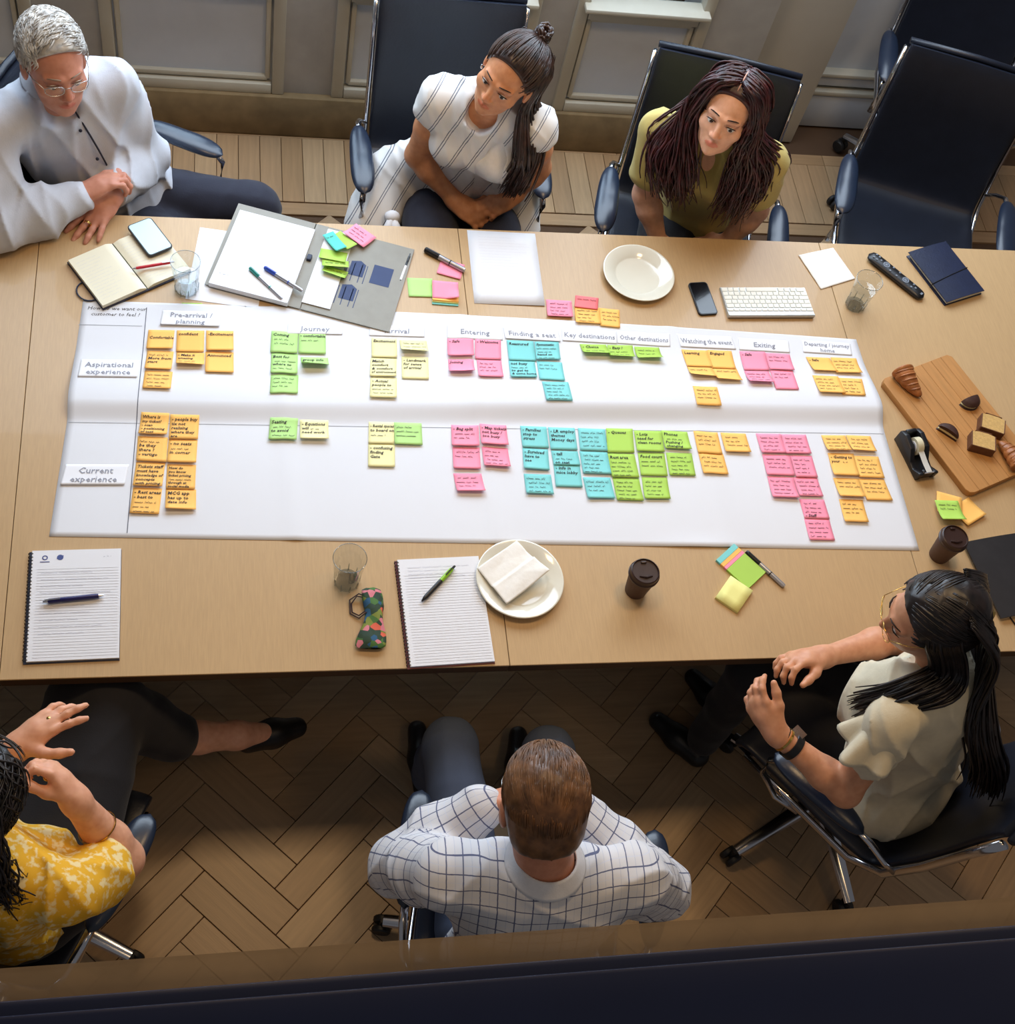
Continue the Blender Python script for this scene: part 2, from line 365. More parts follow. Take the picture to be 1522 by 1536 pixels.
m_note = {k: mat(n, c, .75, var=.05, scale=8) for k, n, c in (
    ('o', 'orange_sticky', (255, 196, 104)), ('g', 'pale_green_sticky', (182, 226, 138)), ('y', 'pale_yellow_sticky', (244, 238, 178)),
    ('p', 'pink_sticky', (255, 152, 178)), ('b', 'aqua_sticky', (130, 212, 212)), ('l', 'lime_sticky', (174, 214, 92)),
    ('r', 'coral_sticky', (250, 124, 128)), ('s', 'straw_sticky', (240, 236, 150)), ('t', 'teal_sticky', (92, 206, 190)))}
CN = {'o': 'orange', 'g': 'pale green', 'y': 'pale yellow', 'p': 'pink', 'b': 'aqua blue', 'l': 'lime green', 'r': 'coral', 's': 'straw yellow', 't': 'teal'}
NOTES = [  # colour,heading,half,row,column,curl,corners TL TR BL (mm on the table),words
 ('o','Pre-arrival','upper',1,1,0.5,(-889,1020,-820,1020,-893,952),'|Comfortable'),
 ('o','Pre-arrival','upper',1,2,0.1,(-814,1020,-741,1021,-815,947),'confident'),
 ('o','Pre-arrival','upper',1,3,0.5,(-736,1022,-663,1022,-736,950),'-Excitement'),
 ('o','Pre-arrival','upper',2,1,0.5,(-890,948,-821,947,-895,878),'~|More from|start'),
 ('o','Pre-arrival','upper',2,2,1.2,(-814,946,-740,945,-814,891),'- Make it|amazing|~|~'),
 ('o','Pre-arrival','upper',2,3,0.3,(-738,949,-663,948,-738,872),'Announced'),
 ('o','Pre-arrival','upper',3,1,0.4,(-894,875,-822,873,-898,810),'~|~|~|~'),
 ('o','Pre-arrival','lower',1,1,0.6,(-899,741,-828,739,-905,674),'Where is|my ticket?|- scan|- positioning|of text'),
 ('o','Pre-arrival','lower',1,2,0.2,(-826,736,-752,735,-829,663),'- people buy|tix not|realising|where they|are'),
 ('o','Pre-arrival','lower',2,1,0.3,(-906,671,-831,667,-908,594),'~|be they|there ?|- vertigo'),
 ('o','Pre-arrival','lower',2,2,0.5,(-829,662,-756,660,-832,588),'- no seats|~|in corner'),
 ('o','Pre-arrival','lower',3,1,0.5,(-908,591,-836,589,-914,517),'Tickets staff|must have|knowledge of|concepts|with pricing'),
 ('o','Pre-arrival','lower',3,2,0.1,(-831,585,-759,583,-833,512),'How do|you know|ticket pricing|~|through at|social media'),
 ('o','Pre-arrival','lower',4,1,0.3,(-913,515,-842,512,-919,438),'- Rest areas|- best to|~|~|~'),
 ('o','Pre-arrival','lower',4,2,0.9,(-833,511,-758,509,-833,445),'MCG app|has up to|date info'),
 ('g','Journey','upper',1,1,0.2,(-560,1024,-487,1023,-565,949),'Coming|~|~'),
 ('g','Journey','upper',1,2,0.2,(-486,1024,-411,1023,-489,949),'- comfortable|~'),
 ('g','Journey','upper',2,1,0.4,(-562,947,-490,946,-566,871),'Best for|~|where to|~'),
 ('g','Journey','upper',2,2,2.2,(-483,937,-408,937,-482,891),'group info|~'),
 ('g','Journey','upper',3,1,0.2,(-565,868,-491,869,-569,801),'~|~|~'),
 ('y','Arrival','upper',1,1,0.1,(-284,1011,-213,1010,-288,941),'Excitement'),
 ('y','Arrival','upper',1,2,1.4,(-206,1005,-129,1005,-204,954),'~|~|~'),
 ('y','Arrival','upper',2,1,0.3,(-291,939,-218,938,-298,868),'Match|comfort|& comfort|of environment'),
 ('y','Arrival','upper',2,2,0.1,(-204,945,-129,943,-210,862),'- Landmark|for sense|of arrival'),
 ('y','Arrival','upper',3,1,0.4,(-296,865,-223,863,-303,791),'- Actual|people to|~|~'),
 ('p','Entering','upper',1,1,0.6,(-69,1015,6,1015,-74,946),'- Safe'),
 ('p','Entering','upper',1,2,0.1,(11,1016,86,1015,4,941),'- Welcome'),
 ('p','Entering','upper',2,1,1.2,(-73,939,-1,938,-77,881),'Joining'),
 ('p','Entering','upper',2,2,0.4,(8,938,79,938,5,869),'~|~|~'),
 ('g','Journey','lower',1,1,0.5,(-569,731,-496,729,-575,660),'Seating|~|to avoid|~'),
 ('y','Journey','lower',1,2,0.9,(-491,726,-416,725,-493,659),'- Equations|will ~|need work'),
 ('y','Arrival','lower',1,1,0.1,(-308,722,-239,721,-313,653),'- Rental spaces|to board on|~'),
 ('g','Arrival','lower',1,2,0.3,(-240,721,-165,719,-243,649),'~|~|~'),
 ('y','Arrival','lower',2,1,0.2,(-313,652,-242,650,-318,579),'- confusing|finding|Gate'),
 ('p','Entering','lower',1,1,0.5,(-84,715,-9,713,-89,644),'- Bag split|~|~'),
 ('p','Entering','lower',1,2,0.7,(-6,718,69,715,-8,647),'- Map tickets|not busy /|too busy'),
 ('p','Entering','lower',2,1,0.5,(-87,642,-13,640,-91,571),'~|~'),
 ('p','Entering','lower',2,2,0.8,(-7,643,65,640,-7,576),'~|~|~|~'),
 ('p','Entering','lower',3,1,1.0,(-92,559,-16,558,-88,496),'~|~|~'),
 ('b','Finding a seat','upper',1,1,0.1,(103,1012,182,1010,101,939),'Reassured'),
 ('b','Finding a seat','upper',1,2,0.4,(184,1009,256,1010,180,940),'Systematic|~|~|based on|~'),
 ('b','Finding a seat','upper',2,1,0.4,(100,938,176,938,96,869),'not busy|~|to get to|& come home'),
 ('b','Finding a seat','upper',2,2,0.2,(182,938,255,933,178,863),'~|~'),
 ('b','Finding a seat','upper',3,2,0.3,(184,855,260,854,186,785),'~|~|~|~|~'),
 ('l','Key destinations','upper',1,1,1.6,(318,1004,397,1004,324,957),'- Choice|~'),
 ('l','Key destinations','upper',1,2,1.4,(400,1003,477,1003,397,947),'- Easy !|~|~'),
 ('l','Other destinations','upper',1,1,1.4,(481,999,557,997,482,945),'~|~'),
 ('b','Finding a seat','lower',1,1,0.1,(108,714,182,711,106,644),'- Families|stop to|stress'),
 ('b','Finding a seat','lower',1,2,0.1,(186,710,262,708,184,637),'- LR employ|themes|Money days'),
 ('b','Finding a seat','lower',2,1,0.5,(106,642,177,637,101,571),'- Survived|have to|see'),
 ('b','Finding a seat','lower',2,2,0.2,(185,634,260,632,186,587),'- tall|~|on seat'),
 ('b','Finding a seat','lower',3,1,0.5,(100,558,175,555,99,493),'~|~|~|~'),
 ('b','Finding a seat','lower',3,2,0.2,(186,590,260,587,183,517),'- info in|mice lobby'),
 ('b','Key destinations','lower',1,1,0.1,(271,708,349,705,267,635),'~|~|~|~'),
 ('b','Key destinations','lower',2,1,0.3,(265,632,344,629,265,558),'~|~|~|~|~'),
 ('b','Key destinations','lower',3,1,0.5,(263,547,340,546,266,477),'~|~|~'),
 ('l','Key destinations','lower',1,2,0.1,(352,708,429,707,344,628),'- Queues'),
 ('l','Key destinations','lower',2,2,0.2,(343,625,421,623,344,547),'Rest area|~|~|~|~'),
 ('l','Key destinations','lower',3,2,0.3,(346,546,421,543,347,473),'~|~|~|~|~'),
 ('l','Other destinations','lower',1,1,0.3,(432,702,512,700,429,631),'- Lots|need for|clean rooms'),
 ('l','Other destinations','lower',2,1,0.2,(431,628,508,626,427,552),'Food court|~|~'),
 ('l','Other destinations','lower',3,1,0.5,(429,547,502,546,425,475),'~|~|~|~'),
 ('l','Other destinations','lower',1,2,0.6,(512,703,588,698,512,639),'Phones|~|Pushing /|changing'),
 ('l','Other destinations','lower',2,2,0.2,(513,628,588,626,510,553),'~|~|~|~|~'),
 ('o','Watching the event','upper',1,1,0.1,(624,991,705,990,628,928),'Learning'),
 ('o','Watching the event','upper',1,2,0.1,(705,992,780,990,703,923),'Engaged'),
 ('o','Watching the event','upper',2,1,1.2,(628,927,705,926,630,880),'~'),
 ('o','Watching the event','upper',2,2,1.0,(704,924,781,922,706,867),'~'),
 ('o','Watching the event','upper',3,1,0.3,(626,846,701,845,624,776),'~|~|~'),
 ('p','Exiting','upper',1,1,0.1,(805,990,885,990,802,917),'- Safe'),
 ('p','Exiting','upper',1,2,0.3,(885,986,962,983,883,920),'~|~'),
 ('p','Exiting','upper',2,1,1.2,(802,915,879,914,802,858),'~|~|~'),
 ('p','Exiting','upper',2,2,0.1,(883,918,955,917,880,841),'~|~'),
 ('o','Departing','upper',1,1,0.6,(1012,974,1088,972,1021,915),'- Safe'),
 ('o','Departing','upper',1,2,0.6,(1091,974,1174,972,1089,908),'~|~|~'),
 ('o','Departing','upper',2,1,0.7,(1012,900,1093,897,1011,824),'~|~|~|~'),
 ('o','Departing','upper',2,2,0.1,(1093,891,1166,888,1082,822),'~|~|~|~'),
 ('o','Watching the event','lower',1,1,0.1,(606,700,678,697,606,627),'~|~|~'),
 ('o','Watching the event','lower',1,2,0.5,(687,697,762,694,688,629),'~|~|~'),
 ('o','Watching the event','lower',2,1,0.3,(607,626,681,624,608,557),'~|~|~'),
 ('p','Exiting','lower',1,1,0.4,(793,695,868,694,795,627),'~|~|~|~'),
 ('p','Exiting','lower',1,2,0.4,(869,693,945,692,869,625),'~|~|~|~'),
 ('p','Exiting','lower',2,1,0.3,(797,624,881,621,795,554),'~|~|~'),
 ('p','Exiting','lower',2,2,0.2,(881,621,946,619,881,548),'~|~|~|~'),
 ('p','Exiting','lower',3,1,0.7,(796,551,874,547,795,478),'~|~|~|~'),
 ('p','Exiting','lower',3,2,0.4,(874,548,945,546,876,484),'~|~|~|~'),
 ('p','Exiting','lower',4,2,0.1,(874,477,948,474,875,415),'~|~|~|- Staff'),
 ('p','Exiting','lower',5,2,0.3,(874,413,948,411,873,344),'~|~|~|~'),
 ('o','Departing','lower',1,1,0.8,(992,691,1067,691,996,633),'~|~|~|~'),
 ('o','Departing','lower',1,2,0.8,(1069,692,1145,689,1072,633),'~|~|~'),
 ('o','Departing','lower',2,1,0.6,(997,629,1076,627,994,550),'- Getting to|your ~'),
 ('o','Departing','lower',2,2,0.3,(1073,621,1151,618,1071,546),'~|~|~|~'),
 ('o','Departing','lower',3,1,0.8,(993,546,1070,543,995,479),'~|~'),
 ('o','Departing','lower',3,2,0.2,(1070,543,1148,540,1076,472),'~|~|~'),
 ('o','Departing','lower',4,1,0.5,(993,475,1064,472,990,399),'~|~|~'),
 ('p','loose','table',1,1,0.5,(239,1168,316,1165,234,1102),'~|~|~|~'),
 ('r','loose','table',1,2,0.2,(331,1188,401,1180,321,1142),'~'),
 ('o','loose','table',2,2,0.5,(322,1145,399,1142,316,1080),'~|~|~|~'),
 ('o','loose','table',2,3,0.3,(399,1142,459,1136,389,1072),'~|~|~'),
]
CARDS = [
 ('Pre-arrival /|planning',0.8,(-854,1091,-696,1090,-859,1037)),
 ('Aspirational|experience',0.2,(-1059,915,-909,915,-1063,851)),
 ('Current|experience',0.4,(-1080,585,-925,585,-1089,523)),
 ('Journey',0.2,(-514,1056,-361,1057,-518,1019)),
 ('Arrival',0.1,(-286,1057,-130,1056,-290,1019)),
 ('Entering',0.1,(-66,1064,95,1062,-69,1015)),
 ('Finding a seat',0.5,(98,1062,260,1055,100,1018)),
 ('Key destinations',0.2,(272,1062,436,1055,268,1016)),
 ('Other destinations',0.1,(440,1058,599,1049,433,1011)),
 ('Watching the event',0.2,(620,1051,792,1046,624,1003)),
 ('Exiting',0.1,(812,1042,971,1035,806,997)),
 ('Departing / journey|home',0.1,(1014,1039,1170,1031,1008,993)),
]

def note(col, TL, TR, BL, curl, words, name='sticky_note', base=0.0, mt=None, seed=0, ink=None, size=.0115, shear=.18, center=False, hfun=None, wname='handwriting'):
    rnd = random.Random(seed)
    TL, TR, BL = Vector(TL), Vector(TR), Vector(BL); du, dv = TR - TL, BL - TL
    o = TL.copy(); hf = hfun or (lambda x, y: map_h(x, y) + .0018)
    w, h = du.length, dv.length; cdir = rnd.uniform(-.3, .3)
    def pt(u, t, dz=0):
        p = du * u + dv * t
        z = base + curl * .011 * max(0, t) ** 2.6 * (1 + cdir * (u - .5) * 2) + .0006 * t
        z -= .0006 if t < 0 else 0
        lift = -dv * (curl * .06 * max(0, t) ** 3)
        q = o + p + lift
        return (p.x + lift.x, p.y + lift.y, z + hf(q.x, q.y) + dz)
    nb = MB().grid(lambda u, v: pt(u, 1.0 - 1.03 * v), 30 if center else 6, 8, .0003)
    ob = nb.build(name, mt or m_note[col], smooth='all', loc=(o.x, o.y, T))
    g = MB(); lines = words.split('|') if words else []
    ls = min(size * 1.25, h * .92 / max(1, len(lines)))
    y = -.05 * h - ls * .85
    if center: y = -(h - ls * len(lines)) / 2 - ls * .82
    for ln in lines:
        if not ln: y -= ls; continue
        parts = ln.split('~'); x = .06 * w
        if '~' in ln:
            if parts[0].strip():
                v, f = text_geo(parts[0], ls * .92, shear, weight=.00026); g.add([(a + x, b + y, 0) for a, b, c in v], f); x += max(a for a, b, c in v) + .004
            v, f = scribble(w * rnd.uniform(.6, .9) - x, ls * .42, rnd, x + rnd.uniform(0, .08) * w, y); g.add(v, f)
        else:
            v, f = text_geo(ln, ls * .95, shear, align='CENTER' if center else 'LEFT', weight=.0002 if center else .00026)
            mx = max([a for a, b, c in v] or [0]); mn = min([a for a, b, c in v] or [0])
            k = min(1, (.92 * w) / max(1e-6, mx - mn)); x = w * .5 if center else x
            g.add([(a * k + x, b + y, 0) for a, b, c in v], f)
        y -= ls
    if g.v:
        g.v = [pt(a / w, -b / h, .0011) for a, b, c in g.v]
        g.build(wname, ink or m_ink, ob)
    return ob
ORD = ['', 'first', 'second', 'third', 'fourth', 'fifth']
SIDE = {1: 'left', 2: 'right', 3: 'far right'}
for i, (col, head, half, row, c, curl, q, words) in enumerate(NOTES):
    q = [v / 1000 for v in q]
    base = .0022 - .0004 * row
    o = note(col, q[0:2], q[2:4], q[4:6], curl, words, base=base, seed=i)
    if head == 'loose':
        lab = {(1, 1): 'pink sticky note lying alone on the table above the map edge', (1, 2): 'coral sticky note tucked behind two orange ones on the table',
               (2, 2): 'orange sticky note over the coral one on the table above the map', (2, 3): 'orange sticky note with sideways writing, right of the loose orange one'}[(row, c)]
        o.location.z -= .0015
        tag(o, lab, 'sticky note', 'loose sticky notes on the table')
    else:
        w0 = next((t.strip(' -?!/') for t in words.split('|') if t and '~' not in t), None)
        lab = '%s sticky note%s, %s row %s, %s half under %s' % (CN[col], ' reading ' + w0 if w0 else '', ORD[row], SIDE[c], half, head)
        tag(o, lab, 'sticky note', 'sticky notes on the paper map')
for i, (words, curl, q) in enumerate(CARDS):
    q = [v / 1000 for v in q]
    o = note(None, q[0:2], q[2:4], q[4:6], curl * .45, words, name='heading_card', base=.0004, mt=m_card, seed=100 + i, ink=m_print, size=.0215, shear=0, center=True, wname='printed_heading')
    tag(o, 'white printed heading card reading %s on the paper map' % words.replace('|', ' ').replace(' /', ''), 'card', 'heading cards on the paper map')
# ------------------------------------------------------------------ things on the table
m_page = mat('cream_page', (232, 226, 202), .7, var=.02)
m_white = mat('white_paper', (228, 229, 234), .7, var=.015)
m_faint = mat('faint_pencil', (205, 205, 212), .8)
m_faint2 = mat('faint_blue_rule', (214, 220, 236), .8)
m_navyc = mat('navy_leather', (26, 34, 62), .45, var=.2, scale=40, bump=.15, bscale=160)
m_blackp = mat('black_plastic', (24, 24, 28), .35)
m_greyc = mat('grey_card_folder', (150, 148, 140), .7, var=.08, scale=25)
m_silver = mat('silver_plastic', (176, 176, 182), .3, metal=.6)
m_chrome = mat('polished_chrome', (205, 205, 210), .16, metal=1.0, var=.02)
m_screen = mat('lit_phone_screen', (185, 220, 232), .2, emit=.2, var=.05, scale=6)
def clear(name, tint, fres=1.5, rough=.02):
    m = bpy.data.materials.new(name); m.use_nodes = True; nt = m.node_tree; N = nt.nodes; N.remove(N['Principled BSDF'])
    tr = N.new('ShaderNodeBsdfTransparent'); gl = N.new('ShaderNodeBsdfGlossy'); mx = N.new('ShaderNodeMixShader'); fr = N.new('ShaderNodeLayerWeight'); pw = N.new('ShaderNodeMath'); pw.operation = 'POWER'; pw.inputs[1].default_value = 3.0; ml = N.new('ShaderNodeMath'); ml.operation = 'MULTIPLY_ADD'; ml.inputs[1].default_value = .6; ml.inputs[2].default_value = .07
    nz = N.new('ShaderNodeTexNoise'); nz.inputs['Scale'].default_value = 40; bp = N.new('ShaderNodeBump'); bp.inputs['Strength'].default_value = .03
    nt.links.new(nz.outputs['Fac'], bp.inputs['Height']); nt.links.new(bp.outputs[0], gl.inputs['Normal'])
    tr.inputs[0].default_value = (*tint, 1); gl.inputs['Roughness'].default_value = rough; gl.inputs[0].default_value = (1, 1, 1, 1); fr.inputs[0].default_value = .5
    nt.links.new(fr.outputs['Facing'], pw.inputs[0]); nt.links.new(pw.outputs[0], ml.inputs[0]); nt.links.new(ml.outputs[0], mx.inputs[0]); nt.links.new(tr.outputs[0], mx.inputs[1]); nt.links.new(gl.outputs[0], mx.inputs[2])
    nt.links.new(mx.outputs[0], N['Material Output'].inputs[0]); return m
m_glassm = clear('drinking_glass', (.84, .87, .88)); m_water = clear('water', (.95, .97, .98), 1.33)
m_ceramic = mat('cream_glazed_ceramic', (228, 224, 208), .12, var=.02, coat=.5)
m_tissue = mat('white_tissue', (240, 236, 228), .9, var=.04, scale=40, bump=.25, bscale=60)
m_brown = mat('brown_paper_cup', (86, 60, 46), .6, var=.12)
m_lid = mat('dark_brown_lid', (54, 34, 28), .35, var=.1)
m_bamboo = mat('bamboo_board', (190, 136, 78), .5, var=.2, scale=10, stretch=(1, 12, 1), bump=.05)
m_crust = mat('baked_crust', (172, 104, 50), .5, var=.4, scale=45, bump=.4, bscale=90, coat=.2)
m_choc = mat('chocolate_biscuit', (66, 36, 26), .6, var=.3, scale=90, bump=.4)
m_cream = mat('pale_cream_filling', (222, 206, 150), .6)
m_cake = mat('sponge_cake', (208, 170, 106), .9, var=.2, scale=140, bump=.4, bscale=200)
def line_rows(x0, x1, ys, w=.0006):
    b = MB()
    for y in ys: b.box((x0 + x1) / 2, y, 0, x1 - x0, w, .0001)
    return b
def writing_block(x0, x1, y0, y1, n, seed, h=.004, stroke=.0004, fill=.9):
    rnd = random.Random(seed); b = MB()
    for k in range(n):
        y = y0 + (y1 - y0) * (k + .5) / n
        v, f = scribble((x1 - x0) * rnd.uniform(.45, fill), h, rnd, x0, y, stroke); b.add(v, f)
    return b
def lie(o, x, y, z, rz): o.location = (x, y, z); o.rotation_euler = (0, 0, rz); return o
def ang(p, q): return math.atan2(q[1] - p[1], q[0] - p[0])
def mid(p, q): return ((p[0] + q[0]) / 2, (p[1] + q[1]) / 2)

# open notebook, cream pages
nb = tag(empty('open_notebook', (-.945, 1.240, T + .0022), math.radians(32)), 'open cream-paged notebook with dark cover under a lit phone', 'notebook')
cov = MB().box(0, 0, .002, .275, .195, .004).build('cover', m_navyc, nb, bevel=.0015)
def page(sx, th):
    return lambda u, v: (sx * (.002 + .133 * u), -.093 + .186 * v, .004 + th * (1 - .25 * u) * min(1, .35 + u * 5) + .0)
for sx, th in ((-1, .015), (1, .012)):
    b = MB().grid(page(sx, th), 14, 2)
    n = len(b.v); b.v += [(x, y, .004) for x, y, z in b.v[:n]]
    W = 15; rim = list(range(W)) + [2 * W - 1, 3 * W - 1] + list(range(3 * W - 2, 2 * W - 1, -1)) + [W]
    b.f += [(rim[(k + 1) % len(rim)], rim[k], rim[k] + n, rim[(k + 1) % len(rim)] + n) for k in range(len(rim))]
    pg = b.build('page_block', m_page, nb, smooth=True)
    wb = writing_block(-.125 if sx < 0 else .015, -.02 if sx < 0 else .12, .075, -.08, 14, 5 + sx, .004, .0003, .95)
    wb.v = [(x, y, .0047 + th * (1 - .25 * abs(x) / .133) * min(1, .35 + abs(x) / .133 * 5)) for x, y, z in wb.v]
    wb.build('handwriting', m_faint, pg)
b = MB().tube([(-.138 + .03 * math.sin(t) * -1, -.02 + .035 * math.cos(t), .002) for t in [k * PI / 10 for k in range(11)]], .0022, 6)
b.build('elastic_loop', m_navyc, nb, smooth=True)
def phone(name, x, y, z, rz, lit, label, w=.074, l=.150):
    t = tag(empty(name, (x, y, z), rz), label, 'phone')
    def rr(w, l, r):
        return [(sx * (w / 2 - r) + r * math.cos(a), sy * (l / 2 - r) + r * math.sin(a)) for sx, sy, a0 in ((1, 1, 0), (-1, 1, PI / 2), (-1, -1, PI), (1, -1, 1.5 * PI)) for a in [a0 + k * PI / 10 for k in range(6)]]
    MB().prism(rr(w, l, .011), 0, .0078).build('body', m_blackp, t, bevel=.001, seg=1)
    MB().prism(rr(w - .007, l - .007, .008), .0079, .0083).build('screen', m_screen if lit else mat('dark_phone_screen', (14, 14, 18), .12, coat=.3), t)
    return t
phone('mobile_phone', -.892, 1.334, T + .0225, math.radians(31), True, 'mobile phone with bright screen lying on the open notebook', .076, .128)
phone('mobile_phone', .728, 1.188, T, math.radians(6), False, 'black mobile phone with dark screen beside the white keyboard', .062, .126)

def pen(name, p, q, z, label, barrel, grip, tipm, cat='pen', r=.005, group=None, clip=None, tilt=0.0):
    L = math.hypot(q[0] - p[0], q[1] - p[1]); c = mid(p, q)
    t = tag(empty(name, (c[0], c[1], z + r), ang(p, q)), label, cat, group); t.rotation_euler = (0, tilt, ang(p, q))
    h = L / 2
    MB().tube([(-h + .012, 0, 0), (-h + .018, 0, 0), (h * .15, 0, 0)], [r * .85, r, r], 12).build('grip', grip, t, smooth=True)
    MB().tube([(h * .15, 0, 0), (h - .014, 0, 0), (h - .011, 0, 0)], [r, r, r * .7], 12).build('barrel', barrel, t, smooth=True)
    MB().tube([(-h, 0, 0), (-h + .004, 0, 0), (-h + .012, 0, 0)], [r * .2, r * .45, r * .85], 10).build('tip', tipm, t, smooth=True)
    MB().tube([(h - .011, 0, 0), (h, 0, 0)], [r * .5, r * .45], 10).build('button', tipm, t, smooth=True)
    MB().box(h * .68, 0, r + .0012, h * .5, .0032, .0014).build('clip', clip or tipm, t)
    return t
m_red = mat('red_plastic', (190, 30, 52), .3); m_navyp = mat('navy_plastic', (28, 28, 92), .3); m_lime = mat('lime_plastic', (138, 190, 30), .3)
m_tealp = mat('teal_plastic', (20, 132, 120), .3); m_bluep = mat('blue_plastic', (44, 76, 184), .3)
pen('ballpoint_pen', (-.938, 1.214), (-.824, 1.245), T + .0235, 'thin red ballpoint pen lying on the open notebook', m_red, m_red, m_silver, r=.0042)
pen('ballpoint_pen', (-.192, 1.212), (-.152, 1.326), T, 'slim black and white ballpoint pen beside the grey folder', m_blackp, m_white, m_blackp, r=.0045)
pen('ballpoint_pen', (-.969, .206), (-1.107, .191), T + .009, 'dark blue ballpoint pen with chrome trim on the spiral notepad', m_navyp, m_navyp, m_chrome, r=.006)
pen('ballpoint_pen', (-.208, .174), (-.115, .273), T + .009, 'lime green ballpoint pen with black grip on the blank spiral notebook', m_lime, m_blackp, m_blackp, r=.006)
def marker(p, q, z, label, capm, bodym, r=.0058, cl=.38):
    L = math.hypot(q[0] - p[0], q[1] - p[1]); c = mid(p, q); h = L / 2
    t = tag(empty('marker_pen', (c[0], c[1], z + r), ang(p, q)), label, 'marker pen')
    MB().tube([(-h, 0, 0), (-h + .003, 0, 0), (-h + L * cl, 0, 0)], [r * .8, r * 1.06, r * 1.06], 14).build('cap', capm, t, smooth=True)
    MB().tube([(-h + L * cl, 0, 0), (h - .006, 0, 0), (h, 0, 0)], [r, r, r * .75], 14).build('barrel', bodym, t, smooth=True)
    MB().box(-h + L * cl * .55, 0, r * 1.06 + .0008, L * cl * .8, .0035, .0016).build('clip', capm, t)
    MB().tube([(h * .25, 0, 0), (h * .30, 0, 0)], r * 1.02, 14).build('ring', capm, t, smooth=True)
    return t
marker((-.617, 1.234), (-.530, 1.125), T + .020, 'silver marker with teal cap lying on the white pad', m_tealp, m_silver, .0052, .3)
marker((-.576, 1.238), (-.472, 1.155), T + .020, 'silver marker with blue cap lying on the white pad', m_bluep, m_silver, .0055, .3)
marker((-.108, 1.342), (.004, 1.265), T, 'thick silver marker with black cap resting on a pink note', m_blackp, m_silver, .0085, .36)
marker((.681, .310), (.766, .203), T, 'grey marker with black cap lying beside the striped tab pad', m_blackp, m_silver, .0065, .36)

def del_caps(o):
    bm = bmesh.new(); bm.from_mesh(o.data); bmesh.ops.delete(bm, geom=[f for f in bm.faces if len(f.verts) > 8], context='FACES_ONLY'); bm.to_mesh(o.data); bm.free()
m_glassb = clear('thick_glass', (.62, .66, .68), 1.7, .05)
def tumbler(x, y, water, label, h=.125, r0=.030, r1=.040, facet=False):
    t = tag(empty('drinking_glass', (x, y, T)), label, 'glass')
    MB().lathe([(r0 + (r1 - r0) * (z / h), z) for z in (.012, h * .3, h * .6, h * .8, h - .001)], 40).build('tumbler', m_glassm, t, smooth='all')
    del_caps(t.children[-1])
    MB().lathe([(0, .0), (r0 - .003, 0), (r0, .003), (r0 + .0008, .012), (0, .012)], 32).build('thick_base', m_glassb, t, smooth=True)
    ring_ = [((r1) * math.cos(a_), (r1) * math.sin(a_), h) for a_ in [k * 2 * PI / 40 for k in range(41)]]
    MB().tube(ring_, .0012, 6, cap=False).build('rim', m_glassb, t, smooth='all')
    if water:
        rw_ = r0 + (r1 - r0) * (water / h) - .0014
        MB().lathe([(0, water), (rw_ - .004, water), (rw_, water + .0012)], 40).build('water', m_water, t, smooth=True)
        del_caps(t.children[-1])
    if facet:
        for k in range(9):
            a = 2 * PI * k / 9; MB().tube([((r0 + .0012) * math.cos(a), (r0 + .0012) * math.sin(a), .004), ((r0 + .004) * math.cos(a), (r0 + .004) * math.sin(a), .034)], [.0026, .0008], 6).build('flute', m_glassb, t, smooth='all')
    return t
tumbler(-.790, 1.168, .062, 'water glass half full between the open notebook and white pad', .118, .030, .040, True)
tumbler(1.222, 1.180, .080, 'nearly full water glass beside the paper napkin and remote', .122, .028, .041, True)
tumbler(-.390, .240, 0, 'empty drinking glass standing near the patterned pouch', .122, .030, .041, True)

# grey folder with pads
fl = tag(empty('document_folder', (-.43, 1.255, T + .0042), math.radians(-17)), 'open grey document folder with navy printed shapes on its right side', 'folder')
MB().box(-.16, .005, .0015, .235, .325, .003).build('left_cover', m_greyc, fl)
MB().box(-.025, .005, .0015, .040, .325, .003).build('spine', m_greyc, fl)
MB().box(.125, .005, .0015, .256, .325, .003).build('right_cover', m_greyc, fl)
MB().box(-.028, .030, .006, .014, .022, .012).build('clip', m_navyc, fl, bevel=.003)
m_navyprint = mat('navy_print', (56, 70, 108), .7)
def stand(cx, cy, s, parent):
    b = MB()
    b.prism([(cx - .022 * s, cy + .028 * s), (cx + .004 * s, cy + .036 * s), (cx + .022 * s, cy + .024 * s), (cx + .022 * s, cy - .024 * s), (cx - .022 * s, cy - .024 * s)], .0031, .0034)
    for dx in (-.029, -.01, .012, .027): b.box(cx + dx * s, cy - .012 * s, .00325, .0024, .07 * s, .0003)
    b.build('printed_shape', m_navyprint, parent)
stand(.112, .035, 1.0, fl); stand(.108, -.060, 1.0, fl)
MB().box(.185, .035, .00325, .058, .072, .0003).build('printed_shape', m_navyprint, fl)
pad = tag(empty('writing_pad', (-.577, 1.285, T + .0074), math.radians(-17)), 'thick white writing pad with faint notes on the left of the folder', 'pad')
b = MB().grid(lambda u, v: (-.115 + .225 * u, -.148 + .30 * v, .004 + .009 * (1 - v) ** 2 + .003), 8, 10, 0)
n = len(b.v); b.v += [(x, y, 0) for x, y, z in b.v[:n]]
W = 9; rim = list(range(W)) + [j * W + 8 for j in range(1, 11)] + [10 * W + i for i in range(7, -1, -1)] + [j * W for j in range(9, 0, -1)]
b.f += [(rim[(k + 1) % len(rim)], rim[k], rim[k] + n, rim[(k + 1) % len(rim)] + n) for k in range(len(rim))]
po = b.build('sheets', m_white, pad, smooth=True)
wb = writing_block(-.08, .09, .13, -.05, 11, 21, .005, .0003, .9); wb.v = [(x, y, .0078 + .009 * (1 - (y + .148) / .30) ** 2) for x, y, z in wb.v]; wb.build('handwriting', m_faint, po)
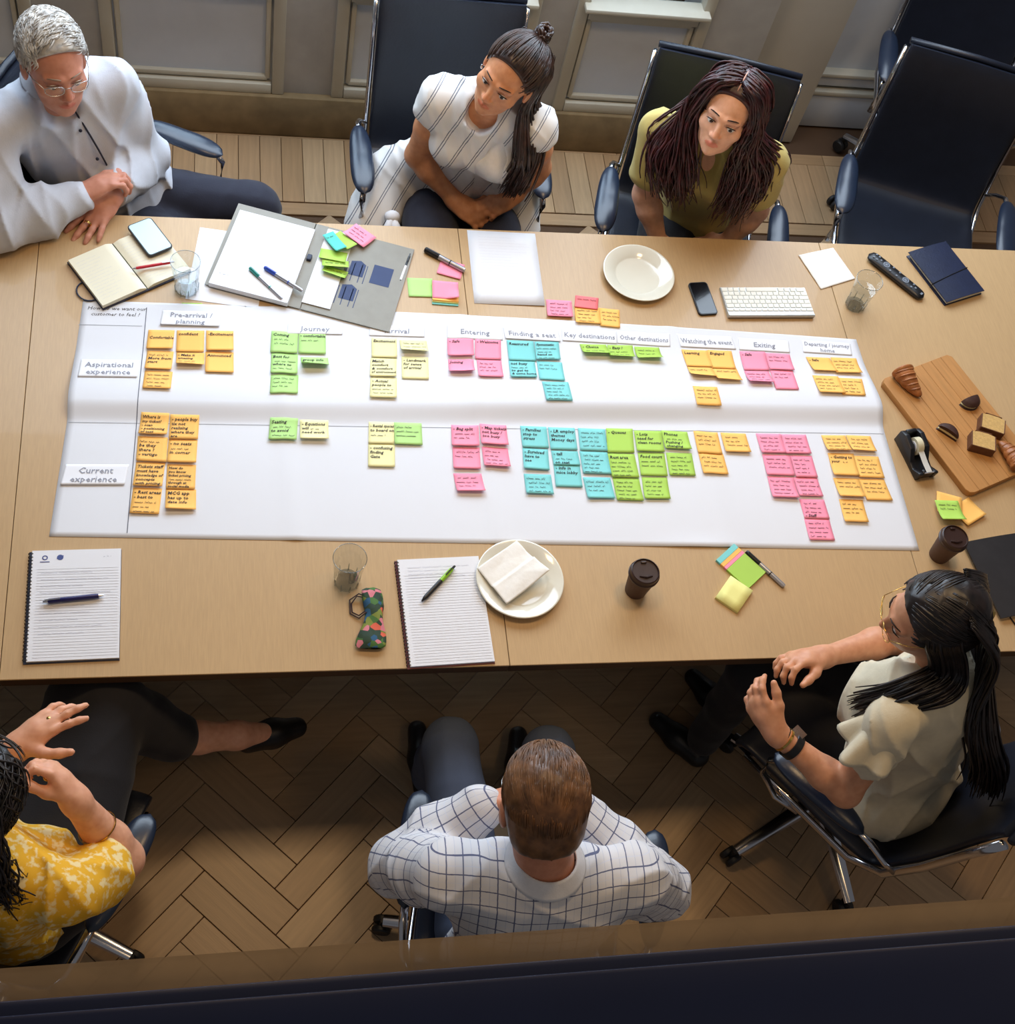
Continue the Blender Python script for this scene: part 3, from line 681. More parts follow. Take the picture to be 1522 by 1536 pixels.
v, f = text_geo('~~~~~', .012); wb = MB(); vv, ff = scribble(.03, .006, random.Random(4), -.10, -.105, .0008); wb.add([(x, y, .0078 + .009 * (1 - (y + .148) / .30) ** 2) for x, y, z in vv], ff); wb.build('stamp', m_print, po)
ls = tag(MB().grid(lambda u, v: (-.11 + .2 * u, -.14 + .27 * v, .0012), 2, 2, .0004).build('loose_sheet', m_white, loc=(-.665, 1.258, T), rz=math.radians(-8)), 'loose white sheet peeking out between water glass and writing pad', 'paper')
st = tag(MB().box(0, 0, .003, .082, .292, .003).build('paper_strip', m_white, loc=(-.393, 1.255, T + .0067), rz=math.radians(-17)), 'white sheet lying on the middle of the grey folder', 'paper')
# fan of notes on the folder
flat = lambda x, y: 0.0
def loose(col, c, w, h, rz, z, label, words='', curl=.2, group='notes heaped on the folder', seed=1, cat='sticky note'):
    u = Vector((math.cos(rz), math.sin(rz))); v = Vector((math.sin(rz), -math.cos(rz))); C = Vector(c)
    TL = C - u * w / 2 - v * h / 2
    if group == 'notes heaped on the folder': z += .004
    o = note(col, TL, TL + u * w, TL + v * h, curl, words, seed=seed, base=z, hfun=flat)
    tag(o, label, cat, group); return o
loose('p', (-.301, 1.378), .078, .064, math.radians(-42), .010, 'pink sticky note with writing at the top of the folder heap', '~|~|~', .8, seed=31)
loose('l', (-.345, 1.352), .040, .075, math.radians(40), .013, 'narrow lime sticky note beside the teal one on the folder', '', .8, seed=32)
loose('t', (-.372, 1.344), .036, .080, math.radians(28), .016, 'narrow teal sticky note on the folder heap', '~', .9, seed=33)
loose('l', (-.380, 1.298), .078, .045, math.radians(-12), .009, 'lime sticky note lying under the teal one on the folder', '', .7, seed=34)
loose('l', (-.375, 1.262), .076, .036, math.radians(-4), .013, 'lime sticky note with dark writing in the folder heap', '~', 1.1, seed=35)
loose('l', (-.378, 1.236), .070, .036, math.radians(-22), .009, 'lowest lime sticky note of the heap on the folder', '~', 1.0, seed=36)
loose('p', (-.036, 1.274), .072, .062, math.radians(-18), .0012, 'plain pink sticky note tucked under the thick silver marker', '', .2, 'sticky notes right of the folder', 37)
loose('g', (-.131, 1.200), .074, .070, math.radians(0), .0012, 'pale green sticky note left of the pink pad on the table', '', .1, 'sticky notes right of the folder', 38)
pp = tag(empty('sticky_pad', (-.061, 1.182, T), math.radians(-4)), 'small stack of pink, yellow and aqua sticky notes with curled corner', 'note pad')
for i, (c, dz, dy) in enumerate((('b', 0, -.012), ('s', .004, -.006), ('o', .008, -.003))): MB().box(0, dy, dz + .002, .076, .066, .004).build('note_layer', m_note[c], pp)
MB().grid(lambda u, v: (-.038 + .076 * u, -.030 + .066 * v, .0125 + .014 * max(0, (u - .5)) * max(0, .6 - v) * 3), 8, 8, .0005).build('top_note', m_note['p'], pp, smooth='all')

# printed sheet
ps = tag(MB().grid(lambda u, v: (-.105 + .21 * u, -.142 + .284 * v, .001 + .003 * (1 - v) ** 3 * u), 6, 6, .0003).build('printed_sheet', m_white, smooth='all', loc=(.130, 1.288, T), rz=math.radians(-1)), 'white A4 sheet of faint printed text at the far table edge', 'paper')
wb = writing_block(-.075, .085, .12, -.07, 17, 41, .0035, .0003, 1.0)
wb.v = [(x, y, .0045) for x, y, z in wb.v]; wb.build('printed_text', m_faint, ps)
# plates
def plate(x, y, R, label):
    t = tag(empty('plate', (x, y, T)), label, 'plate')
    MB().lathe([(0, .0), (R * .6, 0), (R * .62, .004), (R * .95, .016), (R, .0195), (R * .995, .0215), (R * .96, .0205), (R * .70, .0125), (R * .645, .0075), (R * .60, .0055), (0, .005)], 64).build('dish', m_ceramic, t, smooth='all')
    MB().lathe([(R * .50, 0.0049), (R * .50, -.0), (R * .47, 0), (R * .47, .0049)], 48, (0, 0, 0)).build('foot_ring', m_ceramic, t, smooth=True)
    return t
plate(.536, 1.270, .111, 'empty cream plate between the orange notes and black phone')
plate(.049, .232, .114, 'cream plate holding a crumpled napkin near the spiral notebook')
# crumpled napkin on the plate
def napkin(corners, z, crease, seed, name, label, parent=None, t=.0012, tray=None):
    r = random.Random(seed); ph = [(r.uniform(-60, 60), r.uniform(-60, 60), r.uniform(0, 6)) for _ in range(6)]
    A, B, Cc_, D = [Vector(c) for c in corners]; o = (A + B + Cc_ + D) / 4
    def pt(u, v):
        p = A * (1 - u) * (1 - v) + B * u * (1 - v) + Cc_ * u * v + D * (1 - u) * v
        h = sum(abs(math.sin(p.x * a + p.y * b + c)) for a, b, c in ph) / 6 * crease
        h += (tray(u, v) if tray else 0)
        return (p.x - o.x, p.y - o.y, z + h)
    return tag(MB().grid(pt, 26, 26, t).build(name, m_tissue, smooth='all', loc=(o.x, o.y, T)), label, 'napkin')
napkin([(-.060, .262), (.004, .156), (.122, .240), (.052, .342)], .018, .007, 3, 'paper_napkin', 'crumpled white napkin lying folded on the near plate', tray=lambda u, v: .022 * max(0, u + v - 1.1) * (1 - abs(u - v)) + .006 * sstep(.5, .52, u))
napkin([(1.083, 1.379), (1.126, 1.242), (1.253, 1.290), (1.210, 1.416)], .0012, .003, 9, 'paper_napkin', 'flat white napkin on the table behind the water glass')

# keyboard
kb = tag(empty('keyboard', (.932, 1.180, T), math.radians(2)), 'slim white and silver computer keyboard beside the black phone', 'keyboard')
m_alu = mat('brushed_aluminium', (190, 192, 190), .35, metal=.7); m_key = mat('white_key', (240, 238, 226), .5)
b = MB().grid(lambda u, v: (-.140 + .28 * u, -.058 + .116 * v, .0075 + .007 * (1 - v)), 1, 1)
b.v += [(x, y, 0) for x, y, z in b.v[:4]]; b.f += [(0, 4, 5, 1), (1, 5, 7, 3), (3, 7, 6, 2), (2, 6, 4, 0)]
b.build('body', m_alu, kb, bevel=.0012, seg=1)
b0 = MB(); b0.tube([(-.139, -.056, .011), (.139, -.056, .011)], .0055, 10); b0.build('battery_bar', m_alu, kb, smooth=True)
kw = .0157; keyz = lambda y: .0075 + .007 * (1 - (y + .058) / .116) + .0012
def key(x, y, w, h): MB().box(x, y, keyz(y), w, h, .0024).build('key', m_key, kb)
for r in range(6):
    y = -.036 + r * .0168 if r else -.037; y = -.036 + r * .0166
    h = .0135 if r else .0085
    if r == 5:
        xs = [(-.128, .018), (-.108, .014), (-.089, .018)] + [(-.012, .082)] + [(.042, .016), (.062, .016), (.082, .014), (.100, .014), (.122, .022)]
        xs = [(-.128, .018), (-.109, .015), (-.091, .016), (-.070, .018), (-.008, .098), (.056, .018), (.076, .016), (.096, .016), (.120, .024)]
    else:
        off = (0, .006, .002, .008, .0)[r]; xs = []
        x = -.137; first = .016 + off
        xs.append((x + first / 2, first)); x += first + .0026
        while x + .0155 < .118: xs.append((x + .0078, .0156)); x += .0182
        xs.append(((x + .138) / 2, .138 - x))
    for x, w in xs: key(x, y, w, h)
# remote
rm = tag(empty('remote_control', (1.391, 1.300, T), ang((1.324, 1.385), (1.458, 1.215))), 'black remote control with grey buttons beside the navy notebook', 'remote')
def rmf(u, v):
    a = 2 * PI * v; L = .112; x = -L + 2 * L * u; w = .0235 * min(1, (1 - abs(2 * u - 1) ** 14) ** .5 + .0); w *= 1 - .12 * u
    return (x, w * math.cos(a), .012 + .011 * math.sin(a) * min(1, (1 - abs(2 * u - 1) ** 10)))
MB().grid(rmf, 30, 20).build('body', m_blackp, rm, smooth='all')
m_btn = mat('grey_button', (120, 128, 140), .4); g = [(-.09, -.008), (-.09, 0.008), (-.078, -.008), (-.078, .008), (-.066, 0), (-.022, -.010), (-.022, .010), (.004, -.010), (.004, .010), (.062, -.008), (.062, .008), (.074, 0)]
for x, y in g: MB().lathe([(0, 0), (.0038, 0), (.0034, .0016), (0, .0018)], 10).build('button', m_btn, rm, loc=(x, y, .0222))
for x in (-.044, .034):
    MB().lathe([(.007, 0), (.0115, 0), (.0115, .0014), (.007, .0014)], 20, closed=True).build('ring_button', m_btn, rm, loc=(x, 0, .0218))
    MB().lathe([(0, 0), (.0055, 0), (.005, .0014), (0, .0016)], 14).build('button', m_btn, rm, loc=(x, 0, .0220))
MB().box(.1, 0, .0205, .007, .010, .0006).build('badge', m_btn, rm)
# navy notebook
nv = tag(empty('closed_notebook', (1.567, 1.318, T), math.radians(-70)), 'closed navy leather notebook held shut by a thin strap', 'notebook')
MB().box(0, 0, .002, .215, .155, .004).build('back_cover', m_navyc, nv, bevel=.0015)
MB().box(.002, .002, .011, .205, .142, .014).build('page_block', m_page, nv)
MB().grid(lambda u, v: (-.1085 + .217 * u, -.078 + .156 * v, .0205 + .003 * math.sin(PI * v)), 6, 8, .0025).build('front_cover', m_navyc, nv, smooth=True)
MB().tube([(-.1085, .078, .004), (-.1085, .078, .02)], .002, 6).build('spine_edge', m_navyc, nv)
b = MB().tube([(.03, -.081, .004), (.03, -.079, .022), (.025, -.04, .0235), (.02, 0, .0245), (.015, .04, .0235), (.01, .079, .022), (.01, .081, .004)], .0016, 6); b.build('strap', m_blackp, nv, smooth=True)

# bamboo board and pastries
bd = empty('serving_board')
bd.location = (1.432, .732, T); tag(bd, 'bamboo serving board with pastries on the right of the table', 'board')
ca = ang((1.211, .89), (1.369, .50)); bd.rotation_euler = (0, 0, ca)
bl, bw = .435, .275; nst = 7
for i in range(nst):
    w = bw / nst; y = -bw / 2 + w * (i + .5)
    pts = [(-bl / 2, y - w / 2 + .0003), (bl / 2, y - w / 2 + .0003), (bl / 2, y + w / 2 - .0003), (-bl / 2, y + w / 2 - .0003)]
    if i == 0: pts = [(-bl / 2 + .012, y - w / 2), (bl / 2 - .02, y - w / 2), (bl / 2 - .006, y - w / 2 + .006), (bl / 2, y - w / 2 + .02), (bl / 2, y + w / 2 - .0003), (-bl / 2, y + w / 2 - .0003), (-bl / 2, y - w / 2 + .012)]
    if i == nst - 1: pts = [(-bl / 2, y - w / 2 + .0003), (bl / 2, y - w / 2 + .0003), (bl / 2, y + w / 2 - .02), (bl / 2 - .02, y + w / 2), (-bl / 2 + .012, y + w / 2), (-bl / 2, y + w / 2 - .012)]
    MB().prism(pts, 0, .022).build('strip', m_bamboo, bd, bevel=.0012, seg=1)
BZ = T + .022
def croissant(x, y, rz, s, label):
    """ribbed crescent half"""
    def f(u, v):
        a = 2 * PI * v; x_ = (-.045 + .10 * u); r = .030 * (1 - u) ** .55 * (u * 14 if u < .07 else 1) + .003
        r = min(r, .031) * (1 + .09 * abs(math.sin(u * 15)))
        return (x_ * s, (r * 1.05 * math.cos(a) + .02 * u * u) * s, (max(-.9, math.sin(a)) * r * .85 + .026 * (1 - .5 * u)) * s)
    t = tag(empty('croissant', (x, y, BZ), rz), label, 'pastry', 'pastries on the board')
    MB().grid(f, 40, 22).build('pastry', m_crust, t, smooth='all')
    for k in range(5):
        u = .16 + k * .15; p = [f(u + .05 * math.sin(PI * v), .06 + .40 * v) for v in [q / 8 for q in range(9)]]
        MB().tube([(a, b_, c + .0008) for a, b_, c in p], [.001, .002, .0028, .003, .003, .003, .0028, .002, .001], 6, flat=.4).build('ridge', m_crust, t, smooth='all')
    return t
croissant(1.292, .862, math.radians(-78), 1.0, 'golden croissant end on the far corner of the board')
croissant(1.560, .600, math.radians(100), 1.05, 'croissant at the right edge of the board, partly out of view')
def half_biscuit(x, y, rz, tilt, label):
    t = tag(empty('biscuit', (x, y, BZ), rz), label, 'pastry', 'pastries on the board'); t.rotation_euler = (tilt, 0, rz)
    def dome(z0, h, m, nm, R=.034):
        b = MB(); nr, na = 5, 14; v = []; 
        for j in range(nr + 1):
            q = j / nr
            for k in range(na + 1):
                a = PI * k / na; v.append((R * q * math.cos(a), R * q * math.sin(a), z0 + h * math.sqrt(max(0, 1 - q * q))))
        n = len(v); v += [(x_, y_, z0) for x_, y_, z_ in v]
        Wd = na + 1; fcs = [(j * Wd + k, (j + 1) * Wd + k, (j + 1) * Wd + k + 1, j * Wd + k + 1) for j in range(nr) for k in range(na)]
        fcs += [tuple(reversed([i + n for i in q])) for q in fcs]
        fcs += [(j * Wd, n + j * Wd, n + (j + 1) * Wd, (j + 1) * Wd) for j in range(nr)] + [(j * Wd + na, (j + 1) * Wd + na, n + (j + 1) * Wd + na, n + j * Wd + na) for j in range(nr)]
        b.add(v, fcs).build(nm, m, t, smooth=True)
    dome(.0, .008, m_choc, 'lower_biscuit'); dome(.008, .009, m_cream, 'filling', .032); dome(.015, .014, m_choc, 'upper_biscuit')
half_biscuit(1.480, .805, math.radians(200), 0, 'half chocolate sandwich biscuit near the far edge of the board')
half_biscuit(1.372, .682, math.radians(-42 + 180 - 180), 0, 'half chocolate sandwich biscuit showing pale filling, centre of the board')
def cake(x, y, rz, label):
    t = tag(empty('cake_slice', (x, y, BZ), rz), label, 'pastry', 'pastries on the board')
    b = MB().grid(lambda u, v: (-.034 + .068 * u, -.025 + .05 * v + .006 * math.sin(PI * u) * (1 if v > .5 else 0), .030), 6, 4, .029)
    b.build('sponge', m_cake, t, smooth=True)
    c = MB(); c.box(0, -.0262, .0155, .072, .0035, .031); c.box(-.0355, 0, .0155, .0035, .052, .031); c.box(.0355, 0, .0155, .0035, .052, .031); c.box(0, .0315, .0155, .05, .0035, .031)
    c.build('crust', mat('cake_crust', (112, 70, 42), .7, var=.3, scale=80, bump=.3), t, bevel=.001, seg=1)
cake(1.518, .705, math.radians(-22), 'loaf cake slice with dark crust, further from the tape dispenser')
cake(1.468, .644, math.radians(-18), 'loaf cake slice with dark crust, nearer the tape dispenser')
# tape dispenser
td = tag(empty('tape_dispenser', (1.262, .615, T), math.radians(-76 - 4)), 'black desktop tape dispenser standing beside the bamboo board', 'tape dispenser')
prof = [(-.075, 0), (.07, 0), (.074, .03), (.068, .032), (.04, .014), (.02, .018), (.006, .036), (-.006, .050), (-.05, .056), (-.072, .046)]
for y0, y1, nm in ((-.032, -.017, 'side_wall'), (.017, .032, 'side_wall')):
    b = MB(); n = len(prof); v = [(x, y0, z) for x, z in prof] + [(x, y1, z) for x, z in prof]
    b.add(v, [tuple(range(n)), tuple(range(2 * n - 1, n - 1, -1))] + [(i, i + n, (i + 1) % n + n, (i + 1) % n) for i in range(n)]).build(nm, m_blackp, td, bevel=.002)
MB().box(-.005, 0, .007, .14, .034, .014).build('base', m_blackp, td); MB().box(-.066, 0, .026, .012, .034, .05).build('rear_wall', m_blackp, td, bevel=.003)
MB().box(.064, 0, .02, .014, .034, .026).build('front_wall', m_blackp, td, bevel=.002); MB().box(.071, 0, .034, .003, .03, .004).build('cutter', m_silver, td)
def ring(r0, r1, w, m, nm):
    b = MB().lathe([(r0, -w / 2), (r1, -w / 2), (r1, w / 2), (r0, w / 2)], 28, closed=True); b.v = [(x - .02, z, y + .036) for x, y, z in b.v]; b.build(nm, m, td, smooth=True)
ring(.016, .026, .019, mat('clear_tape', (214, 206, 176), .25), 'tape_roll'); ring(.010, .016, .022, m_white, 'core')
MB().tube([(.004, 0, .045), (.04, 0, .038), (.07, 0, .036)], .009, 8, flat=.05).build('tape_end', mat('clear_tape2', (206, 204, 196), .15), td)
# clump of notes right
loose('o', (1.322, .452), .076, .076, math.radians(-18), .006, 'orange sticky note under the lime one, right of the map', '', .6, 'notes behind the right cup', 51)
loose('o', (1.378, .432), .076, .070, math.radians(28), .002, 'orange sticky note poking out right of the lime one', '', .6, 'notes behind the right cup', 52)
loose('l', (1.312, .425), .072, .076, math.radians(-2), .014, 'lime sticky note on top of the heap behind the coffee cup', '~|~', 1.4, 'notes behind the right cup', 53)
# cups
def cup(x, y, label, lean=0):
    t = tag(empty('coffee_cup', (x, y, T)), label, 'cup', 'brown takeaway cups')
    MB().lathe([(0, 0), (.0275, 0), (.028, .002), (.0375, .088), (.0375, .09), (0, .09)], 36).build('cup_body', m_brown, t, smooth=True)
    ld = MB().lathe([(.0375, .084), (.0405, .085), (.041, .090), (.0385, .092), (.0372, .103), (.0345, .105), (.033, .1005), (0, .1)], 36).build('lid', m_lid, t, smooth=True)
    MB().box(0, .026, .1025, .014, .006, .004).build('sip_hole', m_lid, ld, bevel=.001); MB().tube([(-.016, -.012, .1), (0, -.016, .103), (.016, -.012, .1)], .004, 6).build('lid_tab', m_lid, ld, smooth=True)
cup(.355, .203, 'brown takeaway coffee cup standing alone near the table edge')
cup(1.245, .295, 'brown takeaway coffee cup beside the dark leather folder')
# dark folder at right
m_dkl = mat('dark_brown_leather', (44, 42, 44), .4, var=.2, scale=30, bump=.1, bscale=120)
df = tag(empty('leather_folder', (1.388, .222, T), ang((1.311, .327), (1.348, .095))), 'dark leather folder at the right edge of the table', 'folder')
MB().box(.005, .055, .004, .235, .18, .008).build('pages', m_page, df)
MB().grid(lambda u, v: (-.115 + .24 * u, -.045 + .20 * v, .0135 + .004 * math.sin(PI * v)), 6, 6, .005).build('cover', m_dkl, df, smooth=True)
b = MB().tube([(.12, -.01, .003), (.145, -.005, .003), (.16, -.002, .002)], .002, 6); b.build('strap', m_blackp, df, smooth=True)
# tab pad and straw pad
tp = tag(empty('tab_pad', (.660, .262, T), math.radians(-51)), 'pad of striped index tabs with a lime green note', 'note pad')
for c, a, b_ in (('b', -.062, -.046), ('o', -.046, -.034), ('p', -.034, -.024), ('l', -.024, .052)):
    MB().box((a + b_) / 2, 0, .004, b_ - a - .0006, .078, .008).build('tab_block', m_note[c], tp)
yp = tag(empty('sticky_pad', (.620, .182, T), math.radians(49)), 'plain straw yellow sticky pad below the striped tab pad', 'note pad')
MB().box(0, 0, .004, .082, .070, .008).build('pad_block', m_note['s'], yp); MB().grid(lambda u, v: (-.041 + .082 * u, -.035 + .07 * v, .009 + .002 * u * u), 3, 3, .0005).build('top_note', m_note['s'], yp, smooth='all')
# spiral pads
def spiral(x, y, rz, w, h, label, coverm, seed, lines, gridm=None):
    t = tag(empty('spiral_notepad', (x, y, T), rz), label, 'notepad')
    MB().box(0, 0, .001, w, h, .002).build('back_cover', coverm, t)
    MB().box(.003, .002, .005, w - .008, h - .004, .006).build('page_block', m_white, t)
    g = line_rows(-w / 2 + .02, w / 2 - .006, [-h / 2 + .012 + k * .0075 for k in range(int((h - .05) / .0075))], .0005); g.v = [(a, b, .00815) for a, b, c in g.v]
    pg = g.build('ruled_lines', m_faint2, t)
    if lines:
        wb = writing_block(-w / 2 + .03, w / 2 - .015, h / 2 - lines[0], h / 2 - lines[1], lines[2], seed, .0045, .0004, .95); wb.v = [(a, b, .0084) for a, b, c in wb.v]
        wb.build('handwriting', mat('pale_ink', (168, 170, 188), .8), t)
    n = int(h / .0095)
    loop = [(-w / 2 + .004 + .0055 * math.cos(a), .0, .006 + .0055 * math.sin(a)) for a in [k * 2 * PI / 10 for k in range(11)]]
    me = None
    for k in range(n):
        yy = -h / 2 + .008 + k * (h - .016) / (n - 1)
        if me is None: o = MB().tube(loop, .0011, 5, cap=False).build('coil', m_blackp, t, smooth='all'); me = o.data
        else: o = bpy.data.objects.new('coil', me); COL.objects.link(o); o.parent = t
        o.location = (0, yy, 0)
    return t
s1 = spiral(-1.038, .187, math.radians(1.2), .214, .297, 'spiral notepad with faint handwriting and two small blue logos', m_navyc, 61, (.055, .235, 10))
def disc(cx, cy, r, z=.0085): return MB().prism([(cx + r * math.cos(k * PI / 10), cy + r * math.sin(k * PI / 10)) for k in range(20)], z - .0002, z)
m_logo = mat('blue_logo_print', (70, 84, 140), .7)
b = MB().lathe([(.004, .0084), (.0066, .0084), (.0066, .0086), (.004, .0086)], 20, (-.070, .128, 0), closed=True); b.box(-.070, .1165, .0085, .022, .0022, .0002); b.build('logo', m_logo, s1)
b = disc(-.035, .128, .0075); b.box(-.035, .1285, .0086, .017, .0028, .0003, .5); b.build('logo', m_logo, s1)
vv, ff = scribble(.018, .005, random.Random(8), .065, .126, .0005); MB().add([(x, y, .0085) for x, y, z in vv], ff).build('printed_mark', m_print, s1)
s2 = spiral(-.152, .151, math.radians(2.3), .218, .300, 'blank spiral notebook with dark red cover beside the plate', mat('maroon_cover', (96, 30, 36), .5), 62, (.022, .060, 4))
# pouch
m_pouch = bpy.data.materials.new('floral_fabric'); m_pouch.use_nodes = True
nt = m_pouch.node_tree; b_ = nt.nodes['Principled BSDF']; b_.inputs['Roughness'].default_value = .8
tc = nt.nodes.new('ShaderNodeTexCoord'); vo = nt.nodes.new('ShaderNodeTexVoronoi'); vo.inputs['Scale'].default_value = 62; nt.links.new(tc.outputs['Object'], vo.inputs[0])
rp = nt.nodes.new('ShaderNodeValToRGB'); rp.color_ramp.interpolation = 'CONSTANT'
for i, (p, c) in enumerate(((0, (40, 62, 40)), (.25, (70, 110, 50)), (.42, (36, 84, 120)), (.55, (120, 130, 50)), (.66, (214, 96, 70)), (.76, (44, 66, 52)), (.9, (206, 120, 130)))):
    e = rp.color_ramp.elements[i] if i < 2 else rp.color_ramp.elements.new(p); e.position = p; e.color = (*s2l(c), 1)
sp = nt.nodes.new('ShaderNodeSeparateColor'); nt.links.new(vo.outputs['Color'], sp.inputs[0]); nt.links.new(sp.outputs[0], rp.inputs[0]); nt.links.new(rp.outputs[0], b_.inputs['Base Color'])
po = tag(empty('glasses_pouch', (-.335, .130, T), math.radians(-2)), 'floral fabric drawstring pouch lying beside the empty glass', 'pouch')
def pf(u, v):
    a = 2 * PI * v; y = .085 - .165 * u; w = .022 + .012 * sstep(.2, 1, u) + .004 * math.sin(u * 9); w *= sstep(-.03, .03, u) * sstep(1.06, .97, u); 
    return (w * math.cos(a) + .006 * math.sin(u * 4), y, .0125 + .0115 * math.sin(a) * (1 - .3 * u) * sstep(-.05, .1, u) * sstep(1.08, .9, u) + .002 * math.sin(14 * v + u * 12))
MB().grid(pf, 26, 24).build('bag', m_pouch, po, smooth='all')
m_cord = mat('brown_cord', (62, 44, 48), .8)
MB().tube([(-.012, .055, .018), (-.035, .062, .012), (-.048, .045, .004), (-.046, .022, .003), (-.03, .012, .005), (-.016, .02, .014)], .0018, 6).build('drawstring', m_cord, po, smooth='all')
MB().tube([(-.012, .058, .018), (-.030, .068, .014), (-.052, .055, .005), (-.051, .018, .003), (-.03, .004, .006), (-.012, .016, .018)], .0018, 6).build('drawstring', m_cord, po, smooth='all')
MB().tube([(.012, .075, .018), (.026, .060, .016), (.030, .035, .012), (.027, .02, .012)], .0018, 6).build('drawstring', m_cord, po, smooth='all')
# green slip peeking from behind the map
loose('l', (-.775, 1.112), .055, .02, 0, .0004, 'sliver of lime note poking out above the Pre-arrival card', '', 0, 'sticky notes right of the folder', 71)
# ------------------------------------------------------------------ meeting chairs
m_leather = mat('black_blue_leather', (24, 29, 42), .40, var=.2, scale=18, bump=.10, bscale=140, spec=.5)
m_pad = mat('armrest_leather', (30, 40, 58), .30, var=.1, scale=30, bump=.05, bscale=140, spec=.7)
m_castor = mat('castor_rubber', (26, 26, 28), .5)
def make_chair():
    t = empty('meeting_chair')
    prof = [(.235, .405), (.245, .425), (.225, .445), (.10, .452), (-.08, .446), (-.17, .450), (-.215, .475), (-.24, .53), (-.262, .62), (-.285, .74), (-.302, .86), (-.318, .955), (-.328, .985)]
    hw = [.225, .235, .24, .245, .245, .24, .235, .235, .235, .235, .235, .235, .232]
    def smooth_prof(u):
        x = u * (len(prof) - 1); i = min(int(x), len(prof) - 2); f = x - i
        p0, p1, p2, p3 = [prof[max(0, min(len(prof) - 1, i + k))] for k in (-1, 0, 1, 2)]
        cr = lambda a, b, c, d: .5 * (2 * b + (c - a) * f + (2 * a - 5 * b + 4 * c - d) * f * f + (3 * b - a - 3 * c + d) * f ** 3)
        return cr(p0[0], p1[0], p2[0], p3[0]), cr(p0[1], p1[1], p2[1], p3[1]), hw[i] + (hw[i + 1] - hw[i]) * f
    def slab(u0, u1, nu, name, th=.028):
        rows = []
        for j in range(nu + 1):
            u = u0 + (u1 - u0) * j / nu; y, z, w = smooth_prof(u); y2, z2, _ = smooth_prof(min(1, u + .01)); y1, z1, _ = smooth_prof(max(0, u - .01))
            tx = Vector((0, y2 - y1, z2 - z1)).normalized(); nn = Vector((0, tx.z, -tx.y))
            if nn.y * 0 + nn.z < 0 and u < .4: nn = -nn
            if u >= .4 and nn.y < 0: nn = -nn
            ring = []; K = 28
            for k in range(K):
                a = 2 * PI * k / K; ca, sa = math.cos(a), math.sin(a)
                sx = math.copysign(abs(ca) ** .18, ca) * w; sn = math.copysign(abs(sa) ** .5, sa) * th / 2
                bow = .018 * (sx / w) ** 2
                ring.append(Vector((sx, y, z)) + nn * (sn + bow))
            rows.append(ring)
        b = MB(); v = [p for r in rows for p in r]; K = 28
        f = [(j * K + k, j * K + (k + 1) % K, (j + 1) * K + (k + 1) % K, (j + 1) * K + k) for j in range(nu) for k in range(K)]
        f += [tuple(range(K - 1, -1, -1)), tuple(nu * K + k for k in range(K))]
        b.add(v, f); return b.build(name, m_leather, t, smooth=True, angle=60)
    slab(0, .47, 20, 'seat'); bk = slab(.47, 1, 22, 'backrest')
    MB().tube([(-.236, -.330, .992), (0, -.342, .992), (.236, -.330, .992)], .011, 8).build('top_piping', m_leather, bk, smooth='all')
    for s in (-1, 1):
        MB().tube([(s * .243, .23, .43), (s * .25, .05, .44), (s * .25, -.14, .435), (s * .248, -.225, .50), (s * .244, -.268, .66), (s * .242, -.30, .84), (s * .240, -.325, .97)], .009, 8, flat=1.6).build('side_rail', m_chrome, t, smooth='all')
        def padf(u, v, s=s):
            a = 2 * PI * v; q = 2 * u - 1; w = .037 * max(0, 1 - abs(q) ** 3.2) ** .5; w *= (1.0 + .12 * q)
            return (s * .288 + w * math.cos(a), .03 + .145 * q, .648 - .012 * q * q + .017 * math.sin(a) * max(0, 1 - abs(q) ** 3.2) ** .5 + .012 * max(0, -q))
        arm = MB().grid(padf, 26, 16).build('armrest', m_pad, t, smooth='all')
        MB().tube([(s * .288, .145, .640), (s * .292, .172, .60), (s * .288, .165, .52), (s * .272, .10, .44), (s * .25, .03, .425)], .010, 10, flat=.7).build('arm_loop', m_chrome, arm, smooth='all')
        MB().tube([(s * .288, -.08, .648), (s * .285, -.14, .635), (s * .272, -.20, .59), (s * .25, -.235, .55)], .010, 10, flat=.7).build('arm_bracket', m_chrome, arm, smooth='all')
    MB().box(0, -.02, .405, .22, .24, .045).build('tilt_mechanism', m_blackp, t, bevel=.01)
    MB().lathe([(0, .09), (.034, .09), (.034, .20), (.024, .205), (.024, .39), (0, .39)], 20).build('column', m_chrome, t, smooth=True)
    for k in range(5):
        a = 2 * PI * k / 5 + PI / 2 + .3; c, s_ = math.cos(a), math.sin(a)
        lg = MB().tube([(.02 * c, .02 * s_, .125), (.12 * c, .12 * s_, .115), (.30 * c, .30 * s_, .078)], [.026, .023, .017], 10, flat=.6).build('leg', m_chrome, t, smooth=True)
        cs = MB(); 
        for d in (-.014, .014):
            w = MB().lathe([(0, -.009), (.022, -.009), (.026, -.005), (.026, .005), (.022, .009), (0, .009)], 14)
            cs.add([(.30 * c - s_ * (z + d) + c * x, .30 * s_ + c * (z + d) + s_ * x, y + .027) for x, y, z in w.v], w.f)
        cs.tube([(.30 * c, .30 * s_, .03), (.30 * c, .30 * s_, .075)], .008, 8)
        cs.build('castor', m_castor, lg, smooth=True)
    return t
chair0 = make_chair()
